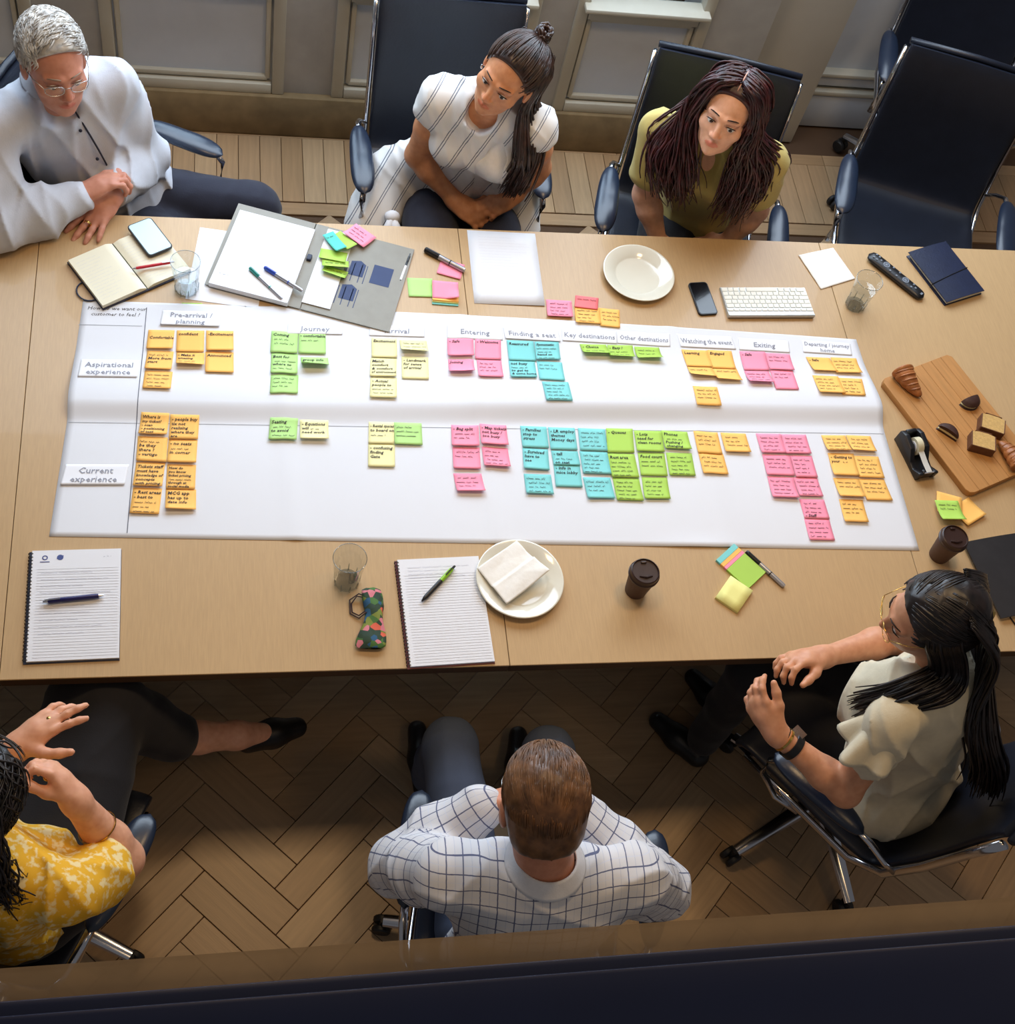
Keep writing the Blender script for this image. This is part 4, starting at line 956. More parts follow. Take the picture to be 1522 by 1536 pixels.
CH = [  # x, y, facing vector, label
    (-.965, 1.605, (.92, -.39), 'black leather chair of the grey-haired man, only armrest and back edge showing'),
    (.025, 1.845, (.02, -1), 'tall black leather chair behind the woman in the striped top'),
    (.815, 1.645, (-.24, -.97), 'black leather chair behind the woman in the olive t-shirt'),
    (1.68, 1.74, (-.33, -.94), 'empty black leather chair pulled up at the right of the table'),
    (2.02, 2.42, (-.30, -.95), 'empty black leather chair by the wall behind another empty chair'),
    (1.02, -.175, (-.62, .78), 'black leather chair under the dark-haired woman with glasses'),
    (.015, -.505, (.22, .97), 'dark chair under the man in the checked shirt'),
    (-1.19, -.335, (.42, .91), 'dark chair under the woman in the yellow blouse'),
]
for i, (x, y, d, lab) in enumerate(CH):
    o = chair0 if i == 0 else copy_tree(chair0)
    o.location = (x, y, 0); o.rotation_euler = (0, 0, math.atan2(d[1], d[0]) - PI / 2)
    turn = {5: -12, 7: 32.6}.get(i, 0)                    # the star base swivels apart from the seat
    if turn:
        for ch in o.children:
            if ch.name.startswith('leg'): ch.rotation_euler.z = math.radians(turn)
    tag(o, lab, 'chair', 'black leather meeting chairs')
# ------------------------------------------------------------------ figures: smooth-blended solids turned into one continuous mesh
V = lambda *a: np.array(a, float)
def unit(v): v = np.asarray(v, float); return v / (np.linalg.norm(v) + 1e-12)
class Solid:
    def __init__(s): s.p = []; s.cuts = []
    def cone(s, a, b, ra, rb, k=.02): s.p.append(('c', V(*a), V(*b), ra, rb, k)); return s
    def chain(s, pts, rs, k=.015):
        for i in range(len(pts) - 1): s.cone(pts[i], pts[i + 1], rs[i], rs[i + 1], k)
        return s
    def ell(s, c, ax, r, k=.02): s.p.append(('e', V(*c), np.array(ax, float), V(*r), k)); return s
    def hole(s, c, ax, r, k=.01): s.p.append(('h', V(*c), np.array(ax, float), V(*r), k)); return s
    def plane(s, p0, n): s.cuts.append((V(*p0), unit(n))); return s      # removes the side n points to
    def bounds(s, pad):
        lo = np.full(3, 1e9); hi = -lo
        for q in s.p:
            if q[0] == 'c':
                r = max(q[3], q[4]); lo = np.minimum(lo, np.minimum(q[1], q[2]) - r); hi = np.maximum(hi, np.maximum(q[1], q[2]) + r)
            elif q[0] == 'e':
                r = np.abs(q[2]).T @ q[3]; lo = np.minimum(lo, q[1] - r); hi = np.maximum(hi, q[1] + r)
        return lo - pad, hi + pad
    def mesh(s, h, disp=None, inflate=0.0):
        lo, hi = s.bounds(.02 + inflate); n = np.ceil((hi - lo) / h).astype(int) + 1
        D = np.full(n, .3, np.float32)
        ax = [lo[i] + h * np.arange(n[i]) for i in range(3)]
        for q in s.p:
            k = q[-1]
            if q[0] == 'c':
                r = max(q[3], q[4]); a = np.minimum(q[1], q[2]) - r; b = np.maximum(q[1], q[2]) + r
            else:
                r = np.abs(q[2]).T @ q[3]; a = q[1] - r; b = q[1] + r
            m = inflate + k + .012
            i0 = np.clip(((a - m - lo) / h).astype(int), 0, n); i1 = np.clip(((b + m - lo) / h).astype(int) + 2, 0, n)
            if np.any(i1 <= i0): continue
            X, Y, Z = np.meshgrid(*[ax[i][i0[i]:i1[i]] for i in range(3)], indexing='ij', sparse=True)
            if q[0] == 'c':
                ab = q[2] - q[1]; L2 = ab @ ab + 1e-12
                t = np.clip(((X - q[1][0]) * ab[0] + (Y - q[1][1]) * ab[1] + (Z - q[1][2]) * ab[2]) / L2, 0, 1)
                d = np.sqrt((X - q[1][0] - t * ab[0]) ** 2 + (Y - q[1][1] - t * ab[1]) ** 2 + (Z - q[1][2] - t * ab[2]) ** 2) - (q[3] + (q[4] - q[3]) * t) - inflate
            else:
                A, rr = q[2], q[3] + (inflate if q[0] == 'e' else -inflate); k0 = 0; k1 = 0
                for i in range(3):
                    w = (X - q[1][0]) * A[i][0] + (Y - q[1][1]) * A[i][1] + (Z - q[1][2]) * A[i][2]
                    k0 = k0 + (w / rr[i]) ** 2; k1 = k1 + (w / rr[i] ** 2) ** 2
                k0 = np.sqrt(k0); d = k0 * (k0 - 1) / (np.sqrt(k1) + 1e-9)
            sl = tuple(slice(i0[i], i1[i]) for i in range(3)); o = D[sl]
            if q[0] == 'h':
                d = -d; hh = np.maximum(k - np.abs(o - d), 0) / k; D[sl] = np.maximum(o, d) + hh * hh * k * .25
            else:
                hh = np.maximum(k - np.abs(o - d), 0) / k; D[sl] = np.minimum(o, d) - hh * hh * k * .25
        if disp is not None or s.cuts:
            X, Y, Z = np.meshgrid(*ax, indexing='ij', sparse=True)
            if disp is not None: D += disp(X, Y, Z).astype(np.float32)
            for p0, nn in s.cuts: D = np.maximum(D, ((X - p0[0]) * nn[0] + (Y - p0[1]) * nn[1] + (Z - p0[2]) * nn[2]).astype(np.float32))
        return surface_nets(D, lo, h)
def surface_nets(D, lo, h):
    S = D < 0
    cnt = np.zeros(tuple(x - 1 for x in D.shape), np.int8)
    for i in (0, 1):
        for j in (0, 1):
            for k in (0, 1): cnt += S[i:D.shape[0] - 1 + i, j:D.shape[1] - 1 + j, k:D.shape[2] - 1 + k]
    act = (cnt > 0) & (cnt < 8); I = np.argwhere(act); idx = np.full(act.shape, -1, np.int32); idx[act] = np.arange(len(I))
    acc = np.zeros((len(I), 3)); num = np.zeros(len(I)); cor = [(i, j, k) for i in (0, 1) for j in (0, 1) for k in (0, 1)]
    val = {c: D[I[:, 0] + c[0], I[:, 1] + c[1], I[:, 2] + c[2]].astype(float) for c in cor}
    for a in cor:
        for d in range(3):
            if a[d]: continue
            b = list(a); b[d] = 1; b = tuple(b); va, vb = val[a], val[b]; m = (va < 0) != (vb < 0)
            t = np.where(m, va / np.where(m, va - vb, 1), 0)
            for e in range(3): acc[:, e] += np.where(m, a[e] + (t if e == d else 0), 0)
            num += m
    P = lo + h * (I + acc / num[:, None])
    F = []
    for d in range(3):
        e, f = (d + 1) % 3, (d + 2) % 3
        s0 = [slice(None)] * 3; s1 = [slice(None)] * 3; s0[d] = slice(0, -1); s1[d] = slice(1, None)
        A, B = S[tuple(s0)], S[tuple(s1)]; E = np.argwhere(A != B)
        E = E[(E[:, e] > 0) & (E[:, f] > 0) & (E[:, e] < D.shape[e] - 1) & (E[:, f] < D.shape[f] - 1)]
        ins = A[E[:, 0], E[:, 1], E[:, 2]]
        def cell(de, df):
            Q = E.copy(); Q[:, e] -= de; Q[:, f] -= df; return idx[Q[:, 0], Q[:, 1], Q[:, 2]]
        q = np.stack([cell(1, 1), cell(0, 1), cell(0, 0), cell(1, 0)], 1); q[~ins] = q[~ins][:, ::-1]; F.append(q)
    F = np.concatenate(F); F = F[(F >= 0).all(1)]
    return P, F
def np_mesh(name, P, F, m, parent, origin, attrs=None, relax=2):
    P = P.copy()
    if relax:                                                     # light smoothing of the grid facets
        for _ in range(relax):
            A = np.zeros_like(P); c = np.zeros(len(P))
            for i in range(4):
                a, b = F[:, i], F[:, (i + 1) % 4]
                for e in range(3): A[:, e] += np.bincount(a, P[b, e], len(P)) + np.bincount(b, P[a, e], len(P))
                c += np.bincount(a, minlength=len(P)) + np.bincount(b, minlength=len(P))
            P = .5 * P + .5 * A / np.maximum(c, 1)[:, None]
    me = bpy.data.meshes.new(name); Q = (P - V(*origin)).astype(np.float32)
    me.vertices.add(len(P)); me.vertices.foreach_set('co', Q.ravel())
    me.loops.add(4 * len(F)); me.loops.foreach_set('vertex_index', F.astype(np.int32).ravel())
    me.polygons.add(len(F)); me.polygons.foreach_set('loop_start', np.arange(0, 4 * len(F), 4, dtype=np.int32))
    me.polygons.foreach_set('use_smooth', np.ones(len(F), bool))
    for an, (ty, arr) in (attrs or {}).items():
        at = me.attributes.new(an, ty, 'POINT'); at.data.foreach_set('color' if ty == 'FLOAT_COLOR' else 'vector', np.asarray(arr, np.float32).ravel())
    me.update(calc_edges=True); me.validate(); me.materials.append(m)
    o = bpy.data.objects.new(name, me); COL.objects.link(o); o.parent = parent
    return o
def wrinkles(seed, amp=.004, f=28, n=5, stretch=(1, 1, .6)):
    r = random.Random(seed); K = [(unit((r.gauss(0, 1), r.gauss(0, 1), r.gauss(0, 1))) * V(*stretch) * f * r.uniform(.6, 1.5), r.uniform(0, 6.3)) for _ in range(n)]
    def fn(X, Y, Z):
        d = 0; mk = .5 + .5 * np.sin(13 * X + 9 * Y + seed) * np.sin(11 * Z - 8 * Y + 2 * seed)
        for i, (k, ph) in enumerate(K):
            w = k[0] * X + k[1] * Y + k[2] * Z + ph + .9 * np.sin(9 * Z + 7 * X + i) + .7 * np.sin(11 * Y + i)
            d = d - ((1 - np.abs(np.sin(w))) ** 3 * 1.8 * (mk if i % 2 else 1 - mk) if i % 3 else .35 * np.sin(w * .6))
        return d * (amp * 2.6 / n)
    return fn
def skin_mat(name, rgb, rough=.45):
    m = bpy.data.materials.new(name); m.use_nodes = True; nt = m.node_tree; b = nt.nodes['Principled BSDF']
    b.inputs['Roughness'].default_value = rough; b.inputs['Subsurface Weight'].default_value = .12; b.inputs['Subsurface Scale'].default_value = .006
    b.inputs['Subsurface Radius'].default_value = (1, .4, .2); b.inputs['Specular IOR Level'].default_value = .4
    at = nt.nodes.new('ShaderNodeAttribute'); at.attribute_name = 'tint'
    tc = nt.nodes.new('ShaderNodeTexCoord'); nz = nt.nodes.new('ShaderNodeTexNoise'); nz.inputs['Scale'].default_value = 55; nt.links.new(tc.outputs['Object'], nz.inputs[0])
    rp = nt.nodes.new('ShaderNodeValToRGB'); c = s2l(rgb); rp.color_ramp.elements[0].color = (c[0] * .86, c[1] * .78, c[2] * .74, 1); rp.color_ramp.elements[1].color = (*c, 1)
    rp.color_ramp.elements[0].position = .25; rp.color_ramp.elements[1].position = .65
    mx = nt.nodes.new('ShaderNodeMix'); mx.data_type = 'RGBA'; mx.blend_type = 'MULTIPLY'; mx.inputs[0].default_value = 1
    nt.links.new(nz.outputs['Fac'], rp.inputs[0]); nt.links.new(rp.outputs[0], mx.inputs[6]); nt.links.new(at.outputs['Color'], mx.inputs[7])
    nt.links.new(mx.outputs[2], b.inputs['Base Color']); return m
class Person:
    def __init__(s, loc, skin, label):
        s.o = V(loc[0], loc[1], 0); s.root = tag(empty('person', (loc[0], loc[1], 0)), label, 'person'); s.body = Solid(); s.skin = skin; s.heads = None
    def frame(s, c, fwd, up, sc=1.0):
        f = unit(fwd); r = unit(np.cross(f, up)); u = np.cross(r, f); s.H = (V(*c), np.array([r, f, u]), sc)
    def hp(s, x, y, z): c, A, k = s.H; return c + k * (A[0] * x + A[1] * y + A[2] * z)
    def head(s, c, fwd, up, sc=1.0, man=False, neck=None):
        s.frame(c, fwd, up, sc); B = s.body; A = s.H[1]; k = sc; hp = s.hp
        E = lambda p, r, kk=.02: B.ell(hp(*p), A, V(*r) * k, kk * k)
        E((0, -.012, .040), (.074, .094, .080)); E((0, .026, -.022), (.063, .068, .090), .03)
        E((0, .040, -.078), (.048 if man else .042, .045, .036), .03); E((0, .076, -.098), (.020 if man else .016, .015, .015), .02)
        for q in (-1, 1):
            E((q * .043, .056, -.026), (.022, .020, .020), .02); E((q * .077, -.008, -.012), (.009, .021, .033), .006)
            B.hole(hp(q * .031, .104, .006), A, V(.017, .015, .011) * k, .012 * k)
            E((q * .031, .078, .005), (.0145, .0125, .0125), .004)                       # eyeball under the lid
            E((q * .0115, .097, -.034), (.0075, .009, .0065), .008)
            B.cone(hp(q * .012, .090, .024), hp(q * .046, .074, .024), .009 * k, .007 * k, .012 * k)
        B.cone(hp(0, .090, .014), hp(0, .109, -.026), .0075 * k, .0100 * k, .012 * k)
        B.cone(hp(-.019, .086, -.0605), hp(0, .0955, -.058), .004 * k, .0062 * k, .006 * k); B.cone(hp(.019, .086, -.0605), hp(0, .0955, -.058), .004 * k, .0062 * k, .006 * k)
        B.cone(hp(-.016, .086, -.069), hp(.016, .086, -.069), .0055 * k, .0055 * k, .006 * k); E((0, .089, -.069), (.012, .007, .006), .005)
        if neck is not None: B.cone(hp(0, -.022, -.055), neck, (.054 if man else .046) * k, (.062 if man else .050) * k, .03)
    def torso(s, pel, neck, shL, shR, man=False, w=1.0, belly=0.0):
        s.pel, s.neck, s.shL, s.shR = V(*pel), V(*neck), V(*shL), V(*shR)
        U = unit(s.neck - s.pel); Rv = unit(s.shR - s.shL); Rv = unit(Rv - U * (Rv @ U)); F = np.cross(U, Rv); A = np.array([Rv, F, U]); s.TA = A
        L = np.linalg.norm(s.neck - s.pel); at = lambda t, f=0, x=0: s.pel + U * L * t + F * f + Rv * x; s.at = at
        B = Solid(); s.tor = B
        B.ell(at(.02), A, (.165 * w, .125 * w, .12), .05); B.ell(at(.38, belly * .4), A, ((.145 if man else .125) * w, .105 * w + belly, .15), .06)
        B.ell(at(.70), A, ((.165 if man else .145) * w, .105 * w, .16), .06)
        for q in (s.shL, s.shR): B.cone(s.neck - U * .035, q, .053 * w, (.050 if man else .041) * w, .05)
        if not man:
            for q in (-1, 1): B.ell(at(.66, .085 * w, q * .07 * w), A, (.058, .052, .056), .035)
    def arm(s, sh, el, wr, r=(.046, .040, .026), k=.02):
        sh, el, wr = V(*sh), V(*el), V(*wr); m1 = sh * .5 + el * .5; m2 = el * .7 + wr * .3
        s.body.chain([sh, m1, el], [r[0] * 1.05, r[0], r[1]], k).chain([el, m2, wr], [r[1], r[1] * 1.02, r[2]], k)
        s.body.ell(wr, np.array([unit(wr - el), *np.linalg.svd(unit(wr - el)[None])[2][1:]]), (.02, r[2], r[2] * .95), .02)
    def hand(s, wr, d, n, right, curl=(.3, .3, .3, .35), spread=.12, thumb=(.6, .5, .2), sc=1.0, k=.007, bend2=1.0):
        """d: wrist to knuckles, n: out of the palm, right: which hand"""
        wr = V(*wr); d = unit(d); n = V(*n); n = unit(n - d * (n @ d)); s_ = np.cross(d, n) * (1 if right else -1)      # towards the thumb
        s_ = -s_ if False else s_
        B = s.body; A = np.array([s_, d, n]); B.ell(wr + d * .05 * sc, A, V(.041, .058, .0175) * sc, .02)
        B.cone(wr - d * .01, wr + d * .05 * sc, .025 * sc, .024 * sc, .02)
        Ls = (.074, .082, .077, .060); off = (.030, .010, -.010, -.029)
        s.tips = []; s.knk = []
        for i in range(4):
            b = wr + d * (.089 - .004 * abs(i - 1.2)) * sc + s_ * off[i] * sc; a = spread * (1.4 - i) * .8; dirn = unit(d * math.cos(a) + s_ * math.sin(a))
            c = curl[i]; p = b - dirn * .025 * sc; rr = (.0088, .0088, .0085, .0075)[i] * sc
            pts = [p, b]; ang_ = c * .6
            for j, fr in enumerate((.46, .30, .24)):
                q = pts[-1] + (dirn * math.cos(ang_) + n * math.sin(ang_)) * Ls[i] * fr * sc; pts.append(q); ang_ += c * (1.0 if j == 0 else .8) * bend2
            B.chain(pts, [rr * 1.05, rr * 1.08, rr, rr * .93, rr * .82], k); s.tips.append(pts[-1]); s.knk.append(pts[2])
        t0 = wr + d * .018 * sc + s_ * .020 * sc; td = unit(d * thumb[1] + s_ * thumb[0] + n * thumb[2]); t1 = t0 + td * .048 * sc
        td2 = unit(td + d * .35 - s_ * .10); t2 = t1 + td2 * .034 * sc; t3 = t2 + unit(td2 + d * .2) * .026 * sc
        B.chain([t0, t1, t2, t3], [.016 * sc, .0125 * sc, .0105 * sc, .0088 * sc], .010); s.tips.append(t3)
        return s_
    def finish(s, h=.0036, lips=(1.0, .62, .60), extra=None):
        B = s.body
        for q in s.tor.p: B.p.append((*q[:3], q[3] - .013, q[4] - .013, .03) if q[0] == 'c' else (*q[:3], q[3] - .016, .03))
        P, F = B.mesh(h); c, A, k = s.H; q = (P - c) @ A.T / k
        tint = np.ones((len(P), 4)); near = np.linalg.norm(q, axis=1) < .16
        lip = near & (q[:, 1] > .078) & (np.abs(q[:, 2] + .064) < .0105 - .0085 * (np.abs(q[:, 0]) / .022) ** 2) & (np.abs(q[:, 0]) < .022)
        tint[lip, :3] = lips
        sock = near & (q[:, 1] > .06) & (np.hypot((np.abs(q[:, 0]) - .031) / .020, (q[:, 2] - .010) / .011) < 1); tint[sock, :3] = (.80, .70, .68)
        nose = near & (np.linalg.norm(q - V(0, .112, -.03), axis=1) < .02); tint[nose, :3] = (1, .90, .88)
        if extra: extra(q, tint, P)
        return np_mesh('body', P, F, s.skin, s.root, s.o, {'tint': ('FLOAT_COLOR', tint)})
    def mb(s, b, name, m, smooth='all', parent=None):
        b.v = [tuple(V(*p) - s.o) for p in b.v]; return b.build(name, m, parent or s.root, smooth=smooth)
    def eyes(s, iris, brow, lash=None, look=(0, -.25), open_=.8, browz=.030, lashm=None):
        for q in (-1, 1):
            b = MB(); c = s.hp(q * .031, .0795, .0035); b.ball(tuple(c), .0128 * s.H[2], 14, 10); e = s.mb(b, 'eye', m_sclera)
            f = unit(s.H[1][1] * 1 + s.H[1][0] * look[0] + s.H[1][2] * look[1]); b = MB(); b.ball(tuple(c + f * .0066 * s.H[2]), .0074 * s.H[2], 12, 8); s.mb(b, 'iris', iris, parent=e)
            pts = [tuple(s.hp(q * x, y, z)) for x, y, z in ((.016, .0895, .0045), (.024, .0935, .0095), (.033, .0935, .0105), (.042, .088, .0075), (.048, .081, .0035))]
            b = MB().tube(pts, [.0006, .0014, .0017, .0015, .0006], 6); s.mb(b, 'eyelash', lashm or brow)
            pts = [tuple(s.hp(q * x, y, z)) for x, y, z in ((.013, .0985, browz + .003), (.024, .0962, browz + .005), (.037, .0885, browz + .004), (.049, .075, browz - .003))]
            b = MB().tube(pts, [.0014, .0022, .0019, .0008], 6, flat=.9); s.mb(b, 'eyebrow', brow)
    def strands(s, curves, n, r, m, name, jit=.012, seed=1, seg=16, wave=0.0, wf=30, taper=.25, sides=4, parent=None):
        """locks of hair: every lock follows a blend of neighbouring guide curves (world points)"""
        rnd = random.Random(seed); G = [np.array(c, float) for c in curves]; b = MB()
        def samp(c, t):
            x = t * (len(c) - 1); i = min(int(x), len(c) - 2); f = x - i
            p = [c[max(0, min(len(c) - 1, i + j))] for j in (-1, 0, 1, 2)]
            return .5 * (2 * p[1] + (p[2] - p[0]) * f + (2 * p[0] - 5 * p[1] + 4 * p[2] - p[3]) * f * f + (3 * p[1] - p[0] - 3 * p[2] + p[3]) * f ** 3)
        for k in range(n):
            x = rnd.random() * (len(G) - 1) if len(G) > 1 else 0; i = min(int(x), max(0, len(G) - 2)); f = x - i
            j0 = V(rnd.gauss(0, 1), rnd.gauss(0, 1), rnd.gauss(0, 1)) * jit * .16; j1 = V(rnd.gauss(0, 1), rnd.gauss(0, 1), rnd.gauss(0, 1)) * jit
            ph = rnd.uniform(0, 6.3); wd = unit((rnd.gauss(0, 1), rnd.gauss(0, 1), rnd.gauss(0, 1))); T1 = rnd.uniform(.86, 1.0); pts = []; rad = []; rr = r * rnd.uniform(.6, 1.25)
            for q in range(seg + 1):
                t = q / seg * T1; a = samp(G[i], t); 
                if len(G) > 1: a = a * (1 - f) + samp(G[i + 1], t) * f
                a = a + j0 * (1 - t) + j1 * t + wd * wave * t * math.sin(wf * t + ph); pts.append(tuple(a)); rad.append(rr * (1 if t < .7 else 1 - (1 - taper) * (t - .7) / .3))
            rad[0] *= .3; rad[1] *= .7
            b.tube(pts, rad, sides, cap=True)
        return s.mb(b, name, m, parent=parent)
m_sclera = mat('eye_white', (228, 222, 216), .25, var=.02)
def hair_mat(name, dark, light, rough=.42):
    m = bpy.data.materials.new(name); m.use_nodes = True; nt = m.node_tree; b = nt.nodes['Principled BSDF']; b.inputs['Roughness'].default_value = rough; b.inputs['Specular IOR Level'].default_value = .5
    tc = nt.nodes.new('ShaderNodeTexCoord'); nz = nt.nodes.new('ShaderNodeTexNoise'); nz.inputs['Scale'].default_value = 38; nz.inputs['Detail'].default_value = 6; nt.links.new(tc.outputs['Object'], nz.inputs[0])
    rp = nt.nodes.new('ShaderNodeValToRGB'); rp.color_ramp.elements[0].position = .35; rp.color_ramp.elements[1].position = .68
    rp.color_ramp.elements[0].color = (*s2l(dark), 1); rp.color_ramp.elements[1].color = (*s2l(light), 1)
    nt.links.new(nz.outputs['Fac'], rp.inputs[0]); nt.links.new(rp.outputs[0], b.inputs['Base Color']); return m
def cloth(name, rgb, **k):
    d = dict(rough=.85, var=.08, scale=60, bump=.12, bscale=260, sheen=.1); d.update(k); return mat(name, rgb, **d)
def pattern_mat(name, build):
    m = bpy.data.materials.new(name); m.use_nodes = True; nt = m.node_tree; b = nt.nodes['Principled BSDF']; b.inputs['Roughness'].default_value = .85
    at = nt.nodes.new('ShaderNodeAttribute'); at.attribute_name = 'weave'; sp = nt.nodes.new('ShaderNodeSeparateXYZ'); nt.links.new(at.outputs['Vector'], sp.inputs[0])
    build(nt, b, sp); return m
def mathn(nt, op, a, b=None, c=None):
    n = nt.nodes.new('ShaderNodeMath'); n.operation = op
    for i, x in enumerate((a, b, c)):
        if x is None: continue
        if isinstance(x, (int, float)): n.inputs[i].default_value = x
        else: nt.links.new(x, n.inputs[i])
    return n.outputs[0]
def stripes(nt, src, period, width, off=0.0):
    return mathn(nt, 'LESS_THAN', mathn(nt, 'FRACT', mathn(nt, 'ADD', mathn(nt, 'DIVIDE', src, period), off + 100.0)), width)
def mixc(nt, f, a, b):
    n = nt.nodes.new('ShaderNodeMix'); n.data_type = 'RGBA'; nt.links.new(f, n.inputs[0])
    for i, x in ((6, a), (7, b)):
        if isinstance(x, tuple): n.inputs[i].default_value = (*s2l(x), 1)
        else: nt.links.new(x, n.inputs[i])
    return n.outputs[2]
def weave_coords(P, sleeves, at, A, pel, back=True):
    """pattern coordinates: around and along the torso, or around and along the nearest sleeve bone"""
    q = (P - pel) @ A.T; out = np.stack([q[:, 0], q[:, 2] + (.9 if back else -.9) * q[:, 1], np.zeros(len(P))], 1)
    # distance to the torso axis against distance to the sleeve bones
    dt = np.hypot(q[:, 0] * .8, q[:, 1]) - .13
    for a, b, r in sleeves:
        a, b = V(*a), V(*b); ab = b - a; L = np.linalg.norm(ab); t = (P - a) @ ab / L ** 2; bad = (t < .02) & (r > .055); t = np.clip(t, -.2, 1.2); v = P - a - t[:, None] * ab; d = np.linalg.norm(v, axis=1) - r
        e1 = unit(np.cross(ab, A[1])); e2 = np.cross(unit(ab), e1); m = (d < dt) & ~bad
        out[m] = np.stack([np.arctan2(v @ e1, v @ e2)[m] * .055, t[m] * L, np.full(m.sum(), 1.0)], 1); dt = np.minimum(dt, d)
    return out
# ------------------------------------------------------------------ people
def scalp(pp, n, length, flow, mask, r, m, name='hair_locks', lift=(.002, .008), seed=1, seg=6, sc=(1.10, 1.10, 1.12), curl=0.0, parent=None, sides=4):
    """short locks that run over the skull along a flow field given in head coordinates"""
    rnd = random.Random(seed); b = MB(); c0 = V(0, -.012, .040); rad = V(.074, .094, .080) * V(*sc); k = 0; tries = 0
    while k < n and tries < n * 40:
        tries += 1
        u = unit((rnd.gauss(0, 1), rnd.gauss(0, 1), rnd.gauss(0, 1))); p = c0 + u * rad
        if not mask(p): continue
        L = length * rnd.uniform(.7, 1.2); pts = []; rr = r * rnd.uniform(.6, 1.3); st = L / seg; ph = rnd.uniform(0, 6.3); side = rnd.choice((-1, 1))
        for j in range(seg + 1):
            t = j / seg; e = p - c0; nrm = unit(e / rad ** 2); q = c0 + e / np.linalg.norm(e / rad) 
            w = q + nrm * (lift[0] + (lift[1] - lift[0]) * t); pts.append(tuple(pp.hp(*w)))
            d = V(*flow(p)); d = d - nrm * (d @ nrm); d = unit(d)
            if curl: d = unit(d + np.cross(nrm, d) * side * curl * math.sin(ph + 5 * t))
            p = q + d * st
        b.tube(pts, [rr * (.7 + .3 * min(1, 3 * j / seg)) * (1 if j < seg * .6 else 1 - .8 * (j - seg * .6) / (seg * .4)) for j in range(seg + 1)], sides); k += 1
    return pp.mb(b, name, m, parent=parent)
def hair_cap(pp, m, sc=.010, front=(.05, .062), tilt=(.75, -.65), nape=-.06, extra=None, name='hair', seed=1, amp=.006, f=70, ears=True):
    S = Solid(); A = pp.H[1]; k = pp.H[2]
    S.ell(pp.hp(0, -.014, .042), A, (V(.074, .094, .080) + sc) * k, .01); S.ell(pp.hp(0, -.045, -.02), A, (V(.064, .056, .06) + sc * .8) * k, .03)
    if extra: extra(S, A, k)
    S.plane(pp.hp(0, *front), A[1] * tilt[0] + A[2] * tilt[1]); S.plane(pp.hp(0, 0, nape), -A[2] - .25 * A[1])
    if ears:
        for q in (-1, 1): S.hole(pp.hp(q * .085, .012, -.022), A, V(.028, .030, .040) * k, .01)
    P, F = S.mesh(.0044, wrinkles(seed, amp, f, 6)); return np_mesh(name, P, F, m, pp.root, pp.o)
def garment(pp, name, m, S, inflate, amp=.006, f=24, seed=1, h=.0056, attrs=None, stretch=(1, 1, .6), relax=2):
    P, F = S.mesh(h, wrinkles(seed, amp, f, 6, stretch), inflate); return np_mesh(name, P, F, m, pp.root, pp.o, attrs(P) if attrs else None, relax)
def sleeve(S, sh, el, wr=None, r=(.052, .047, .036), k=.03):
    sh, el = V(*sh), V(*el); S.chain([sh, (sh + el) / 2, el], [r[0] * 1.05, r[0], r[1]], k)
    if wr is not None: wr = V(*wr); S.chain([el, el * .5 + wr * .5, wr], [r[1], r[1] * .95, r[2]], k)
def legs(pp, m, hips, kn, an, r=(.085, .062, .045), name='trousers', pel=True, seed=5, amp=.007):
    S = Solid()
    if pel: S.ell(pp.pel - V(0, 0, .01), pp.TA, (.17, .13, .11), .05)
    for h, k_, a in zip(hips, kn, an): S.chain([h, k_], [r[0], r[1]], .04).chain([k_, V(*k_) * .5 + V(*a) * .5, a], [r[1], r[1] * .85, r[2]], .02)
    return garment(pp, name, m, S, .004, amp, 20, seed, .009)
def shoe(pp, heel, toe, m, name='shoe'):
    S = Solid(); heel, toe = V(*heel), V(*toe); S.chain([heel, heel * .5 + toe * .5 + V(0, 0, .0), toe], [.036, .038, .028], .02); S.plane((0, 0, .004), (0, 0, -1)) if min(heel[2], toe[2]) < .04 else None
    P, F = S.mesh(.005); return np_mesh(name, P, F, m, pp.root, pp.o)
def collar(pp, m, base, axis, rad, h, fwd, gap=.5, name='collar', lean=.012):
    a = unit(axis); f = unit(V(*fwd) - a * (V(*fwd) @ a)); r = np.cross(f, a); base = V(*base)
    def fn(u, v):
        w = gap + (2 * PI - 2 * gap) * u; d = f * math.cos(w) + r * math.sin(w)
        q = 1 - v; return tuple(base + d * (rad + lean * (1 - abs(2 * v - 1)) * 0 + lean * v) + a * (h * (1 - v * .55) + .012 * math.cos(w) * (v - .0)))
    b = MB().grid(fn, 36, 6); b.v = b.v; o = pp.mb(b, name, m); md = o.modifiers.new('thickness', 'SOLIDIFY'); md.thickness = .004; return o
def band(pp, c, axis, r, w, m, name, th=.003, parent=None, ov=1.0):
    a = unit(axis); e1 = unit(np.cross(a, V(.3, .5, .8))); e2 = np.cross(a, e1); c = V(*c); b = MB(); prof = [(r, -w / 2), (r + th, -w / 2), (r + th, w / 2), (r, w / 2)]; n = 28; v = []
    for rr, z in prof:
        for k in range(n):
            t = 2 * PI * k / n; v.append(tuple(c + (e1 * math.cos(t) + e2 * math.sin(t) * ov) * rr + a * z))
    b.add(v, [(i * n + k, i * n + (k + 1) % n, ((i + 1) % 4) * n + (k + 1) % n, ((i + 1) % 4) * n + k) for i in range(4) for k in range(n)])
    return pp.mb(b, name, m, smooth=True, parent=parent)
